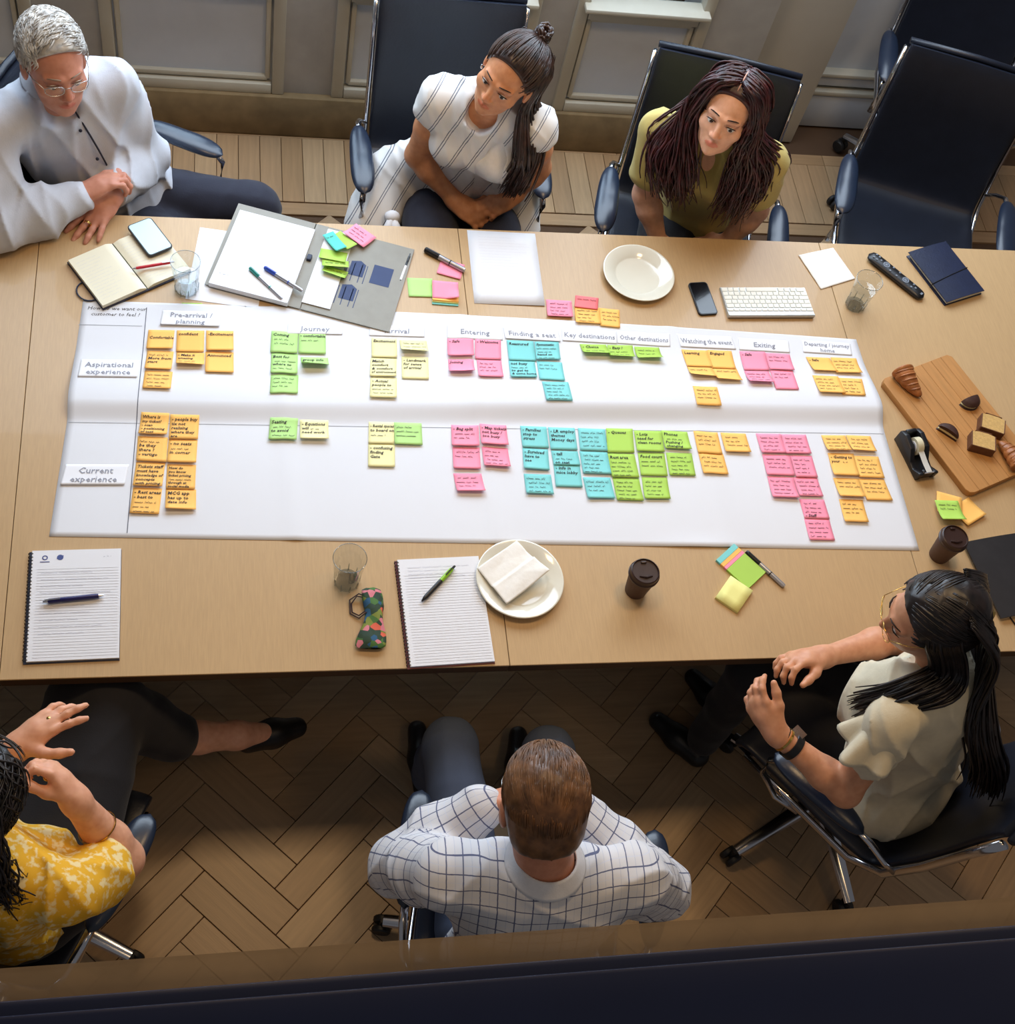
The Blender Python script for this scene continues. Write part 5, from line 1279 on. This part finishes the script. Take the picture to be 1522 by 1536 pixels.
def spectacles(pp, m, lens_w=.024, lens_h=.019, y=.112, z=.002, r=.0011, lens=True):
    t = None
    for q in (-1, 1):
        ring = [tuple(pp.hp(q * .033 + lens_w * math.copysign(abs(math.cos(a)) ** .7, math.cos(a)), y - .010 * abs(math.cos(a)) * (1 if math.cos(a) * q > 0 else 0), z + lens_h * math.copysign(abs(math.sin(a)) ** .8, math.sin(a)))) for a in [k * 2 * PI / 24 for k in range(25)]]
        o = pp.mb(MB().tube(ring, r, 6), 'glasses_rim', m)
        o2 = pp.mb(MB().tube([tuple(pp.hp(q * .057, y - .010, z + .006)), tuple(pp.hp(q * .074, y - .05, z + .010)), tuple(pp.hp(q * .080, .0, z + .006)), tuple(pp.hp(q * .078, -.02, z - .012))], r * 1.1, 6), 'glasses_temple', m)
        if lens:
            b = MB().add(ring[:-1], [tuple(range(24))]); pp.mb(b, 'lens', m_lens, smooth=False)
    pp.mb(MB().tube([tuple(pp.hp(-.010, y, z + .004)), tuple(pp.hp(0, y + .003, z + .007)), tuple(pp.hp(.010, y, z + .004))], r, 6), 'glasses_bridge', m)
m_lens = clear('spectacle_lens', (.97, .97, .96), 1.3)
m_wire = mat('thin_silver_wire', (190, 190, 190), .25, metal=.9); m_gold = mat('gold_metal', (214, 176, 96), .22, metal=1.0)
m_brow_d = mat('dark_brow', (48, 34, 28), .8); m_brow_g = mat('grey_brow', (150, 132, 116), .8); m_iris = mat('dark_iris', (40, 28, 22), .2)
m_trs = cloth('dark_navy_trousers', (30, 32, 48)); m_blk = cloth('black_trousers', (24, 23, 28)); m_shoe = mat('black_shoe', (22, 20, 20), .4)

# --- man in the checked shirt, seen from behind and above
def plaid(nt, b, sp):
    v1 = stripes(nt, sp.outputs[0], .034, .075); v2 = stripes(nt, sp.outputs[1], .038, .075); f1 = stripes(nt, sp.outputs[0], .034, .04, .45); f2 = stripes(nt, sp.outputs[1], .038, .04, .5)
    c = mixc(nt, f1, (212, 212, 216), (194, 198, 210)); c = mixc(nt, f2, c, (206, 210, 222)); c = mixc(nt, v1, c, (98, 104, 132)); c = mixc(nt, v2, c, (92, 98, 128)); nt.links.new(c, b.inputs['Base Color'])
m_plaid = pattern_mat('checked_shirt_cotton', plaid)
p = Person((-.02, -.62), skin_mat('skin_fair_ruddy', (206, 142, 112)), 'person with short reddish hair in a white checked shirt, seen from behind')
p.head((-.068, -.505, 1.190), (.06, .82, -.55), (0, .55, .82), 1.04, True, V(-.05, -.60, 1.05))
p.torso((-.02, -.66, .54), (-.05, -.61, 1.06), (-.238, -.575, .985), (.150, -.605, .985), True, 1.05)
el, er, wl, wr_ = V(-.305, -.475, .73), V(.285, -.57, .745), V(-.125, -.395, .86), V(.09, -.41, .84)
p.arm(p.shL, el, wl); p.arm(p.shR, er, wr_)
p.hand(wl, (.09, .035, -.01), (.1, -.9, -.3), False, (.6, .65, .7, .75)); p.hand(wr_, (-.09, .03, -.01), (-.1, -.9, -.3), True, (.6, .65, .7, .75))
p.finish(.0050)
S = Solid(); S.p += p.tor.p; sleeve(S, p.shL, el, wl - unit(wl - el) * .01, (.053, .050, .038)); sleeve(S, p.shR, er, wr_, (.053, .050, .038)); S.hole(V(-.055, -.59, 1.10), np.array([V(1, 0, 0), V(0, .96, -.28), V(0, .28, .96)]), (.060, .060, .055), .01)
garment(p, 'shirt', m_plaid, S, .012, .012, 22, 11, .0052, lambda P: {'weave': ('FLOAT_VECTOR', weave_coords(P, [(p.shL, el, .06), (el, wl, .05), (p.shR, er, .06), (er, wr_, .05)], p.at, p.TA, p.pel))})
m_collar = cloth('pale_shirt_collar', (222, 222, 226))
collar(p, m_collar, (-.054, -.595, 1.068), (.0, .30, .95), .062, .040, (0, 1, 0), .55, lean=.022)
hm = hair_mat('short_auburn_hair', (84, 56, 34), (132, 92, 58)); hc = hair_cap(p, hm, .008, (.07, .06), (.8, -.6), -.075, seed=3, amp=.004)
scalp(p, 1500, .040, lambda q: (-q[0] * 3 + .1, .9, .35) if q[2] > .06 else (q[0] * .4, -.25, -1.0), lambda q: q[1] < .055 and q[2] > -.045 and not (abs(q[0]) > .06 and q[1] > -.0 and q[2] < .03), .0012, hm, seed=4, lift=(.001, .004), parent=hc)
spectacles(p, m_wire, lens=False)
legs(p, mat('blue_grey_trousers', (72, 84, 108), .85), [(-.11, -.58, .50), (.08, -.60, .50)], [(-.13, -.12, .53), (.12, -.15, .53)], [(-.13, -.05, .12), (.14, -.08, .12)])
shoe(p, (-.13, -.06, .045), (-.14, .12, .035), m_shoe); shoe(p, (.14, -.09, .045), (.16, .09, .035), m_shoe)
band(p, wl - unit(wl - el) * .0, wl - el, .030, .016, m_blackp, 'watch_strap')

# --- dark-haired woman with glasses
p = Person((1.03, -.22), skin_mat('skin_olive', (214, 156, 122)), 'person with long black hair and gold-rimmed glasses in a cream ruffled blouse, fiddling with fingers')
p.head((.888, -.118, 1.195), (-.93, .16, -.32), (-.30, .0, .95), 1.0, False, V(.945, -.185, 1.05))
p.torso((1.06, -.27, .53), (.952, -.195, 1.055), (.815, -.292, 1.015), (1.062, -.125, 1.02), False, 1.0)
el, wl, er, wr_ = V(.782, -.372, .775), V(.604, -.246, .852), V(1.015, .02, .80), V(.772, -.048, .842)
p.arm(p.shL, el, wl, (.044, .038, .024)); p.arm(p.shR, er, wr_, (.044, .038, .024))
p.hand(wl, V(.552, -.175, .885) - wl, (.80, .40, -.35), False, (.55, .75, .9, 1.0), .10, (.45, .8, .35), .95)
p.hand(wr_, V(.675, -.062, .868) - wr_, (-.25, -.65, -.6), True, (.75, .8, .65, .6), .16, (.5, .7, .5), .95)
p.finish(.0039); p.eyes(m_iris, m_brow_d, look=(0, -.4))
m_cream = cloth('cream_blouse', (214, 204, 178), var=.08)
S = Solid(); S.p += p.tor.p
for sh, e in ((p.shL, el), (p.shR, er)): S.chain([sh, sh + (e - sh) * .42], [.040, .042], .03)
S.hole(p.hp(0, .03, -.165), p.H[1], (.075, .085, .075), .012); S.hole(p.at(1.02, .10), p.TA, (.05, .07, .09), .02)
S.ell((.865, -.195, .90), p.TA, (.080, .070, .10), .06)
garment(p, 'blouse', m_cream, S, .010, .018, 24, 21)
for i, (sh, e) in enumerate(((p.shL, el), (p.shR, er))):                                     # fluttering cap sleeves
    ax_ = unit(e - sh); out = unit((sh - p.neck) - ax_ * ((sh - p.neck) @ ax_)); oth = np.cross(ax_, out)
    def fl_(u, v, sh=sh, ax_=ax_, out=out, oth=oth):
        a = -1.9 + 3.8 * u; rr = .050 + .042 * v * (1 + .35 * math.sin(a * 6 + 1)) * math.cos(a * .7); d = out * math.cos(a) + oth * math.sin(a)
        return tuple(sh + d * rr + ax_ * (.005 + .095 * v * (.6 + .4 * math.cos(a))) + d * .008 * math.sin(a * 7) * v)
    o = p.mb(MB().grid(fl_, 44, 10), 'ruffle_sleeve', m_cream); md = o.modifiers.new('thickness', 'SOLIDIFY'); md.thickness = .003
hm = hair_mat('black_hair', (16, 13, 15), (38, 30, 30), .38); hc = hair_cap(p, hm, .013, (.052, .062), (.85, -.52), -.10, seed=8, amp=.004, ears=False)
hp = p.hp
scalp(p, 700, .11, lambda q: (np.sign(q[0]) * .5, -.9, -.45), lambda q: q[1] < .062 and q[2] > -.02, .0022, hm, seed=9, lift=(.005, .009), parent=hc)
g1 = [[hp(-.02, .02 - a, .125), hp(-.080, .03 - a, .05), hp(-.088, .01 - a, -.04), V(.895 + a, -.205 - .5 * a, 1.105), V(.845 + a, -.225 - .7 * a, 1.095), V(.805 + .8 * a, -.232 - .6 * a, 1.055), V(.775 + .6 * a, -.225 - .5 * a, 1.00), V(.765 + .5 * a, -.215 - .5 * a, .95)] for a in (0, .025, .05, .075)]
p.strands(g1, 260, .0042, hm, 'hair_lock', .011, 10, 20, .005, 9, parent=hc)
g2 = [[hp(x, -.06, .11), hp(x * 1.4, -.115, .02), hp(x * 1.5, -.125, -.09), V(1.035 + .3 * x, -.31 - .1 * x, 1.02), V(1.085 + .3 * x, -.375 - .2 * x, .92), V(1.105 + .3 * x, -.405 - .2 * x, .84)] for x in (-.075, -.045, -.015, .02, .05, .07)]
p.strands(g2, 320, .0042, hm, 'hair_lock', .014, 12, 18, .006, 8, parent=hc)
p.mb(MB().tube([tuple(hp(-.03, -.112, .045)), tuple(hp(-.005, -.122, .035)), tuple(hp(.022, -.118, .03))], [.004, .009, .005], 8, flat=.4), 'hair_clip', m_gold)
spectacles(p, m_gold, .024, .020, .113, r=.0009)
fa = el - wl; band(p, wl + unit(fa) * .010, fa, .0275, .017, m_blackp, 'bracelet'); band(p, wl + unit(fa) * .026, fa, .029, .006, m_gold, 'bangle'); w = band(p, wl + unit(fa) * .052, fa, .031, .020, m_blackp, 'watch_strap')
wp = wl + unit(fa) * .052 + V(.012, .022, .024); p.mb(MB().box(wp[0], wp[1], wp[2], .026, .032, .010, .6), 'watch_face', m_chrome, smooth=False)
legs(p, m_blk, [(.96, -.20, .50), (1.10, -.10, .50)], [(.72, .06, .52), (.80, .16, .52)], [(.70, .02, .12), (.82, .14, .12)])
shoe(p, (.70, .0, .045), (.60, .12, .032), m_shoe); shoe(p, (.82, .13, .045), (.74, .26, .032), m_shoe)

# --- woman with bun and striped sleeveless top
p = Person((.06, 1.78), skin_mat('skin_tanned', (216, 152, 110)), 'person with dark half-up hair and bun in a white striped sleeveless top, hands clasped')
p.head((.100, 1.610, 1.180), (-.62, -.76, .04), (.34, -.02, .92), .98, False, V(.085, 1.655, 1.04))
p.torso((.07, 1.83, .54), (.085, 1.66, 1.045), (.215, 1.615, .995), (-.06, 1.708, 1.0), False, 1.0)
el, wl, er, wr_ = V(.272, 1.675, .775), V(.216, 1.664, .668), V(-.098, 1.742, .735), V(.030, 1.665, .622)
p.arm(p.shL, el, wl, (.044, .037, .024)); p.arm(p.shR, er, wr_, (.044, .038, .024))
p.hand(wl, V(.142, 1.630, .640) - wl, (-.45, .1, -.8), False, (.6, .65, .7, .75), .06, (.35, .85, .4), .92)
p.hand(wr_, V(.098, 1.622, .600) - wr_, (.2, .35, -.9), True, (.55, .6, .65, .7), .06, (.35, .85, .4), .92)
p.finish(.0039); p.eyes(m_iris, m_brow_d, look=(-.25, -.15))
def stripe(nt, b, sp):
    v1 = stripes(nt, mathn(nt, 'ADD', sp.outputs[0], mathn(nt, 'MULTIPLY', sp.outputs[1], .18)), .052, .05); v2 = stripes(nt, mathn(nt, 'ADD', sp.outputs[0], mathn(nt, 'MULTIPLY', sp.outputs[1], .18)), .052, .05, .14)
    c = mixc(nt, mathn(nt, 'MAXIMUM', v1, v2), (228, 226, 224), (110, 114, 128)); nt.links.new(c, b.inputs['Base Color'])
m_str = pattern_mat('striped_linen', stripe)
wv = lambda P: {'weave': ('FLOAT_VECTOR', weave_coords(P, [], p.at, p.TA, p.pel, False))}
S = Solid(); S.p += p.tor.p; S.hole(p.hp(0, .0, -.16), p.H[1], (.06, .075, .07), .012); S.hole(p.at(.93, .12, -.01), p.TA, (.045, .07, .11), .02)
garment(p, 'white_vest', cloth('white_cotton', (236, 234, 232)), S, .006, .004, 24, 31)
S = Solid(); S.p += p.tor.p
S.chain([p.shL, p.shL + (el - p.shL) * .10], [.044, .046], .03).chain([p.shR, p.shR + (er - p.shR) * .16], [.045, .050], .03)
F_, R_ = p.TA[1], p.TA[0]
S.chain([p.at(.35, .0, .10), V(-.13, 1.83, .57), V(-.215, 1.70, .46)], [.06, .065, .06], .05); S.chain([V(-.16, 1.84, .54), V(-.23, 1.70, .45)], [.06, .05], .05)
S.chain([p.at(.35, .02, -.12), V(.265, 1.77, .57), V(.285, 1.69, .48)], [.05, .045, .04], .05)
S.hole(p.hp(0, .02, -.165), p.H[1], (.062, .075, .075), .012); S.hole(p.at(.62, .165, -.06), p.TA, (.055, .10, .40), .015); S.hole(p.at(.02, .19, -.02), p.TA, (.095, .12, .16), .02)
garment(p, 'striped_top', m_str, S, .012, .012, 26, 33, attrs=wv)
p.mb(MB().ball((-.165, 1.655, .55), (.026, .022, .02), 12, 8).tube([(-.165, 1.65, .55), (-.18, 1.62, .53), (-.20, 1.60, .50)], [.014, .016, .010], 8).tube([(-.165, 1.65, .55), (-.15, 1.615, .53), (-.15, 1.59, .50)], [.012, .018, .008], 8), 'knot', m_card)
hm = hair_mat('dark_brown_hair', (30, 20, 18), (70, 48, 40), .36); hc = hair_cap(p, hm, .010, (.056, .068), (.88, -.48), -.07, seed=14, amp=.003); hp = p.hp
scalp(p, 800, .10, lambda q: (-q[0] * 2.5, -.95, .55) if q[2] > .02 else (0, -.85, -.5), lambda q: q[1] < .066 and q[2] > -.0 and not (q[2] < .03 and q[1] > .02), .0019, hm, seed=15, lift=(.004, .008), parent=hc)
bc = hp(0, -.085, .125); b = MB()
for k in range(26):
    rnd = random.Random(200 + k); a0 = rnd.uniform(0, 6.3); tl = rnd.uniform(-.5, .5); R0 = rnd.uniform(.012, .024)
    b.tube([tuple(bc + p.H[1].T @ V(R0 * math.cos(a0 + t), R0 * math.sin(a0 + t), .014 * math.sin(2 * t + a0) + .012 * tl)) for t in [q * .45 for q in range(12)]], .0042, 6)
p.mb(b, 'hair_bun', hm, parent=hc)
g = [[hp(-.02 - .3 * a, -.08, .10), hp(-.078, -.05 - a, .04), hp(-.088, -.035 - a, -.06), V(.185 + a, 1.585 + a, 1.02), V(.195 + a, 1.555 + a, .93), V(.185 + .6 * a, 1.56, .84), V(.175 + .4 * a, 1.575, .765)] for a in (-.03, -.01, .015, .04)]
p.strands(g, 320, .0042, hm, 'hair_lock', .016, 16, 20, .005, 7, parent=hc)
g = [[hp(a, -.10, .08), hp(a * 1.3, -.115, 0), hp(a * 1.4, -.11, -.09), V(.12 - a, 1.72, .98), V(.12 - a, 1.75, .88)] for a in (-.06, -.02, .02, .06)]
p.strands(g, 120, .004, hm, 'hair_lock', .012, 17, 14, parent=hc)
for q in (-1, 1): p.mb(MB().ball(tuple(hp(q * .082, -.004, -.052)), (.004, .004, .008), 8, 6), 'earring', m_chrome)
band(p, wl - unit(wl - el) * .012, wl - el, .026, .010, m_blackp, 'bracelet'); band(p, p.tips[1] * .0 + V(.150, 1.632, .645), V(-.8, -.3, -.2), .0095, .005, m_chrome, 'ring', .0015)
legs(p, m_trs, [(-.03, 1.76, .50), (.16, 1.76, .50)], [(-.05, 1.36, .53), (.20, 1.36, .53)], [(-.02, 1.40, .12), (.18, 1.40, .12)], (.09, .065, .045))
shoe(p, (-.02, 1.42, .045), (-.04, 1.24, .032), m_shoe); shoe(p, (.18, 1.42, .045), (.20, 1.24, .032), m_shoe)

# --- woman with long dark red hair, olive t-shirt
p = Person((.83, 1.66), skin_mat('skin_warm', (236, 182, 150)), 'person with long wavy dark red hair in an olive t-shirt, hands below the table edge')
p.head((.742, 1.535, 1.165), (-.50, -.84, .12), (.10, .06, .98), .98, False, V(.765, 1.615, 1.03))
p.torso((.86, 1.74, .54), (.768, 1.62, 1.035), (.930, 1.535, .985), (.600, 1.645, .985), False, 1.0)
el, wl, er, wr_ = V(.985, 1.575, .735), V(.915, 1.545, .60), V(.628, 1.635, .72), V(.70, 1.555, .58)
p.arm(p.shL, el, wl, (.045, .039, .025)); p.arm(p.shR, er, wr_, (.045, .039, .025))
p.hand(wl, (-.07, .01, -.03), (-.2, .2, -.9), False); p.hand(wr_, (.07, .01, -.03), (.2, .2, -.9), True)
p.finish(.0039, (.95, .55, .55)); p.eyes(m_iris, m_brow_d, look=(-.2, -.2))
m_olive = cloth('olive_jersey', (184, 166, 98), var=.06)
S = Solid(); S.p += p.tor.p
for sh, e in ((p.shL, el), (p.shR, er)): S.chain([sh, sh + (e - sh) * .62], [.048, .050], .03)
S.hole(p.hp(0, .02, -.17), p.H[1], (.062, .07, .07), .012); S.hole(p.at(.95, .115), p.TA, (.048, .07, .12), .02); S.plane(p.shR + (er - p.shR) * .70, er - p.shR) if False else None
garment(p, 't_shirt', m_olive, S, .008, .010, 24, 41)
hm = hair_mat('dark_red_hair', (30, 11, 14), (72, 26, 28), .40); hc = hair_cap(p, hm, .010, (.058, .074), (.90, -.43), -.08, seed=18, amp=.004, ears=False); hp = p.hp
p.mb(MB().tube([tuple(hp(.0, y_, z_)) for y_, z_ in ((.064, .101), (.052, .1165), (.03, .1290), (.01, .1355), (-.01, .1365))], [.001, .0022, .0022, .0018, .0008], 6, flat=.6), 'hair_parting', mat('scalp_skin', (196, 146, 124), .6))
scalp(p, 1300, .10, lambda q: (math.copysign(.9, q[0]), -.25, -.5), lambda q: q[1] < .060 and q[2] > .0 and abs(q[0]) > .004, .0016, hm, seed=19, lift=(.004, .009), parent=hc)
for s_, sgn in ((1, -1), (-1, 1)):                     # s_: +1 her right side (viewer left)
    if s_ > 0: ends = [(V(.585, 1.585, 1.00), V(.585, 1.545, .92), V(.625, 1.52, .84)), (V(.625, 1.53, 1.01), V(.635, 1.50, .93), V(.665, 1.495, .85)), (V(.655, 1.51, 1.03), V(.675, 1.485, .95), V(.695, 1.485, .87))]
    else: ends = [(V(.80, 1.47, 1.02), V(.80, 1.455, .92), V(.80, 1.46, .82)), (V(.85, 1.475, 1.01), V(.855, 1.46, .91), V(.84, 1.465, .81)), (V(.91, 1.50, 1.00), V(.915, 1.50, .92), V(.90, 1.505, .85)), (V(.955, 1.56, .99), V(.97, 1.57, .93), V(.97, 1.58, .89))]
    n = len(ends); g = []
    for i, e in enumerate(ends):
        t = i / (n - 1); yy = .045 - .10 * (t if s_ < 0 else 1 - t)
        g.append([hp(s_ * .004, yy * .9, .124), hp(s_ * .026, yy + .01, .122), hp(s_ * .064, yy + .015, .098), hp(s_ * .088, yy, .02), hp(s_ * .092, yy - .005, -.06), *e])
    p.strands(g, 460 if s_ < 0 else 380, .0038, hm, 'hair_lock', .022, 20 + s_, 28, .020, 15, parent=hc)
g = [[hp(a * .4, -.06, .12), hp(a, -.115, .03), hp(a * 1.2, -.12, -.07), V(.80 - a, 1.68, .97), V(.82 - a, 1.70, .86)] for a in (-.07, -.03, .03, .07)]
p.strands(g, 160, .0046, hm, 'hair_lock', .014, 23, 16, .01, 10, parent=hc)
legs(p, m_blk, [(.76, 1.66, .50), (.95, 1.66, .50)], [(.68, 1.26, .53), (.93, 1.24, .53)], [(.70, 1.30, .12), (.92, 1.28, .12)], (.09, .065, .045))
shoe(p, (.70, 1.32, .045), (.66, 1.14, .032), m_shoe); shoe(p, (.92, 1.30, .045), (.90, 1.12, .032), m_shoe)

# --- grey-haired man leaning on the table
p = Person((-1.0, 1.64), skin_mat('skin_ruddy', (202, 142, 120)), 'person with grey hair and thin glasses in a pale grey shirt, leaning on the table')
p.head((-1.118, 1.548, 1.180), (.38, -.92, -.04), (.04, -.04, .99), .99, True, V(-1.135, 1.625, 1.03))
p.torso((-1.02, 1.70, .54), (-1.14, 1.635, 1.04), (-.992, 1.682, 1.0), (-1.305, 1.485, .985), True, 1.06, .02)
el, wl, er, wr_ = V(-.925, 1.69, .735), V(-.998, 1.475, .785), V(-1.295, 1.315, .800), V(-1.078, 1.432, .815)
p.arm(p.shL, el, wl, (.040, .036, .028)); p.arm(p.shR, er, wr_, (.040, .036, .028))
p.hand(wl, V(-1.048, 1.395, .763) - wl, (-.1, -.2, -1), False, (.05, .06, .06, .06), .20, (.55, .75, .1), 1.05)
p.hand(wr_, V(-.985, 1.482, .850) - wr_, (.55, .0, -.83), True, (.75, .85, .9, .95), .10, (.5, .7, .5), 1.08)
p.finish(.0042); p.eyes(m_iris, m_brow_g, look=(0, -.45), browz=.028, lashm=mat('soft_lash', (110, 80, 66), .8))
m_gsh = cloth('pale_grey_shirt', (190, 194, 204), var=.05)
S = Solid(); S.p += p.tor.p; sleeve(S, p.shL, el, wl + (el - wl) * .16, (.054, .052, .040)); sleeve(S, p.shR, er, wr_ + (er - wr_) * .12, (.054, .052, .040)); S.hole(p.hp(0, .02, -.15), p.H[1], (.07, .08, .075), .012)
S.hole(p.at(1.0, .115), p.TA, (.03, .05, .06), .02)
garment(p, 'shirt', m_gsh, S, .011, .020, 17, 51)
collar(p, m_gsh, (-1.132, 1.615, 1.062), (.05, -.22, .97), .064, .034, (.5, -.85, 0), .30, lean=.026)
for (a, b_) in ((wl, el), (wr_, er)): band(p, a + (b_ - a) * .10, b_ - a, .036, .055, m_gsh, 'cuff', .006)
F_ = p.TA[1]; pts = [tuple(p.at(t, .146 - .10 * abs(t - .55) ** 1.5 - (.05 * max(0, t - .75) / .25))) for t in (.98, .9, .8, .7, .6, .5, .4, .3)]
p.mb(MB().tube(pts, .0028, 6), 'placket_edge', m_trs)
for t in (.84, .66, .48): c = p.at(t, .150 - .10 * abs(t - .55) ** 1.5 - (.05 * max(0, t - .75) / .25), .016); p.mb(MB().ball(tuple(c), .005, 8, 6), 'button', m_trs)
hm = hair_mat('silver_grey_hair', (150, 148, 146), (218, 216, 210), .55); hc = hair_cap(p, hm, .011, (.062, .085), (.80, -.60), -.055, seed=24, amp=.008, f=45)
scalp(p, 1000, .046, lambda q: (.75 - q[0] * 2, .55, .2) if q[2] > .065 else (q[0] * .3, -.25, -1.0), lambda q: q[1] < .040 and q[2] > -.02 and not (abs(q[0]) > .055 and q[1] > -.01 and q[2] < .05), .0022, hm, seed=25, lift=(.003, .010), curl=.45, parent=hc)
spectacles(p, m_wire, .024, .014, .108, .005)
legs(p, m_trs, [(-1.02, 1.75, .50), (-.98, 1.58, .50)], [(-.60, 1.655, .56), (-.58, 1.40, .53)], [(-.56, 1.60, .12), (-.55, 1.36, .12)], (.10, .075, .05))
shoe(p, (-.56, 1.60, .045), (-.40, 1.55, .034), m_shoe); shoe(p, (-.55, 1.36, .045), (-.38, 1.30, .034), m_shoe)
band(p, V(-1.062, 1.376, .766), V(-.5, -.85, -.1), .0098, .005, m_gold, 'ring', .0014)

# --- woman in the yellow blouse at the lower left
p = Person((-1.16, -.40), skin_mat('skin_fair', (226, 168, 136)), 'person with dark curly hair in a yellow patterned blouse, hands raised, mostly out of frame')
p.head((-1.165, -.415, 1.12), (.55, .80, -.22), (.05, .15, .97), 1.0, False, V(-1.14, -.50, .985))
p.torso((-1.19, -.44, .53), (-1.14, -.51, .99), (-1.27, -.415, .935), (-.995, -.555, .935), False, 1.0)
el, wl, er, wr_ = V(-1.26, -.30, .73), V(-1.122, -.212, .86), V(-.902, -.438, .765), V(-.985, -.368, .955)
p.arm(p.shL, el, wl, (.045, .039, .025)); p.arm(p.shR, er, wr_, (.048, .043, .027))
p.hand(wl, V(-1.055, -.165, .885) - wl, (.15, -.25, -.9), False, (.18, .15, .45, .5), .20, (.75, .45, .1), .98)
p.hand(wr_, V(-1.018, -.328, .99) - wr_, (-.75, -.1, -.1), True, (1.0, 1.1, 1.15, 1.2), .05, (.3, .8, .6), .95)
an = V(-.795, -.035, .44); toe = V(-.575, .02, .305); p.body.chain([an - V(.06, .01, -.025), an + V(.04, .008, -.03), V(-.66, -.005, .36), toe], [.045, .040, .036, .026], .02)
p.finish(.0046); p.eyes(m_iris, m_brow_d)
def yel(nt, b, sp):
    tc = nt.nodes.new('ShaderNodeTexCoord'); vo = nt.nodes.new('ShaderNodeTexNoise'); vo.inputs['Scale'].default_value = 60; vo.inputs['Detail'].default_value = 3; nt.links.new(tc.outputs['Object'], vo.inputs[0])
    rp = nt.nodes.new('ShaderNodeValToRGB'); rp.color_ramp.elements[0].position = .50; rp.color_ramp.elements[1].position = .60; rp.color_ramp.elements[0].color = (*s2l((226, 170, 30)), 1); rp.color_ramp.elements[1].color = (*s2l((232, 208, 150)), 1)
    nt.links.new(vo.outputs['Fac'], rp.inputs[0]); nt.links.new(rp.outputs[0], b.inputs['Base Color'])
m_yel = pattern_mat('yellow_floral_fabric', yel)
S = Solid(); S.p += p.tor.p
for sh, e in ((p.shL, el), (p.shR, er)): S.chain([sh, sh + (e - sh) * .55], [.048, .056], .03)
S.hole(p.hp(0, .02, -.17), p.H[1], (.06, .07, .07), .012)
garment(p, 'blouse', m_yel, S, .012, .014, 24, 61)
hm = hair_mat('dark_curly_hair', (14, 11, 12), (40, 32, 32), .45); hc = hair_cap(p, hm, .022, (.05, .06), (.85, -.5), -.12, seed=28, amp=.02, f=60, ears=False); hp = p.hp
g = [[hp(a * .5, .0, .13), hp(a, -.03 - abs(.09 - abs(a)) * .8, .09), hp(a * 1.25, -.05 - abs(.09 - abs(a)), .0), hp(a * 1.35, -.05 - abs(.09 - abs(a)), -.09), hp(a * 1.5, -.03 - abs(.09 - abs(a)), -.17)] for a in (-.10, -.06, -.02, .02, .06, .10)]
p.strands(g, 900, .0026, hm, 'hair_curls', .020, 29, 20, .014, 30, parent=hc, sides=4)
scalp(p, 700, .10, lambda q: (q[0] * 3, -.3, -.6), lambda q: q[1] < .06 and q[2] > -.0, .0022, hm, seed=30, lift=(.016, .034), curl=1.4, seg=12, parent=hc)
legs(p, m_blk, [(-1.16, -.33, .52), (-1.05, -.42, .52)], [(-1.02, .02, .57), (-.955, -.02, .61)], [(-1.0, .06, .14), (-.815, -.04, .455)], (.10, .078, .058))
shoe(p, V(-.63, .0, .315), V(-.50, .05, .262), m_shoe); shoe(p, (-1.0, .06, .045), (-.93, .22, .032), m_shoe)
band(p, er * .45 + wr_ * .55, er - wr_, .040, .003, m_gold, 'bangle', .002)
for t in (V(-1.055, -.165, .893), V(-1.035, -.335, 1.005)): p.mb(MB().ball(tuple(t), (.009, .009, .006), 8, 6), 'ring', m_gold)
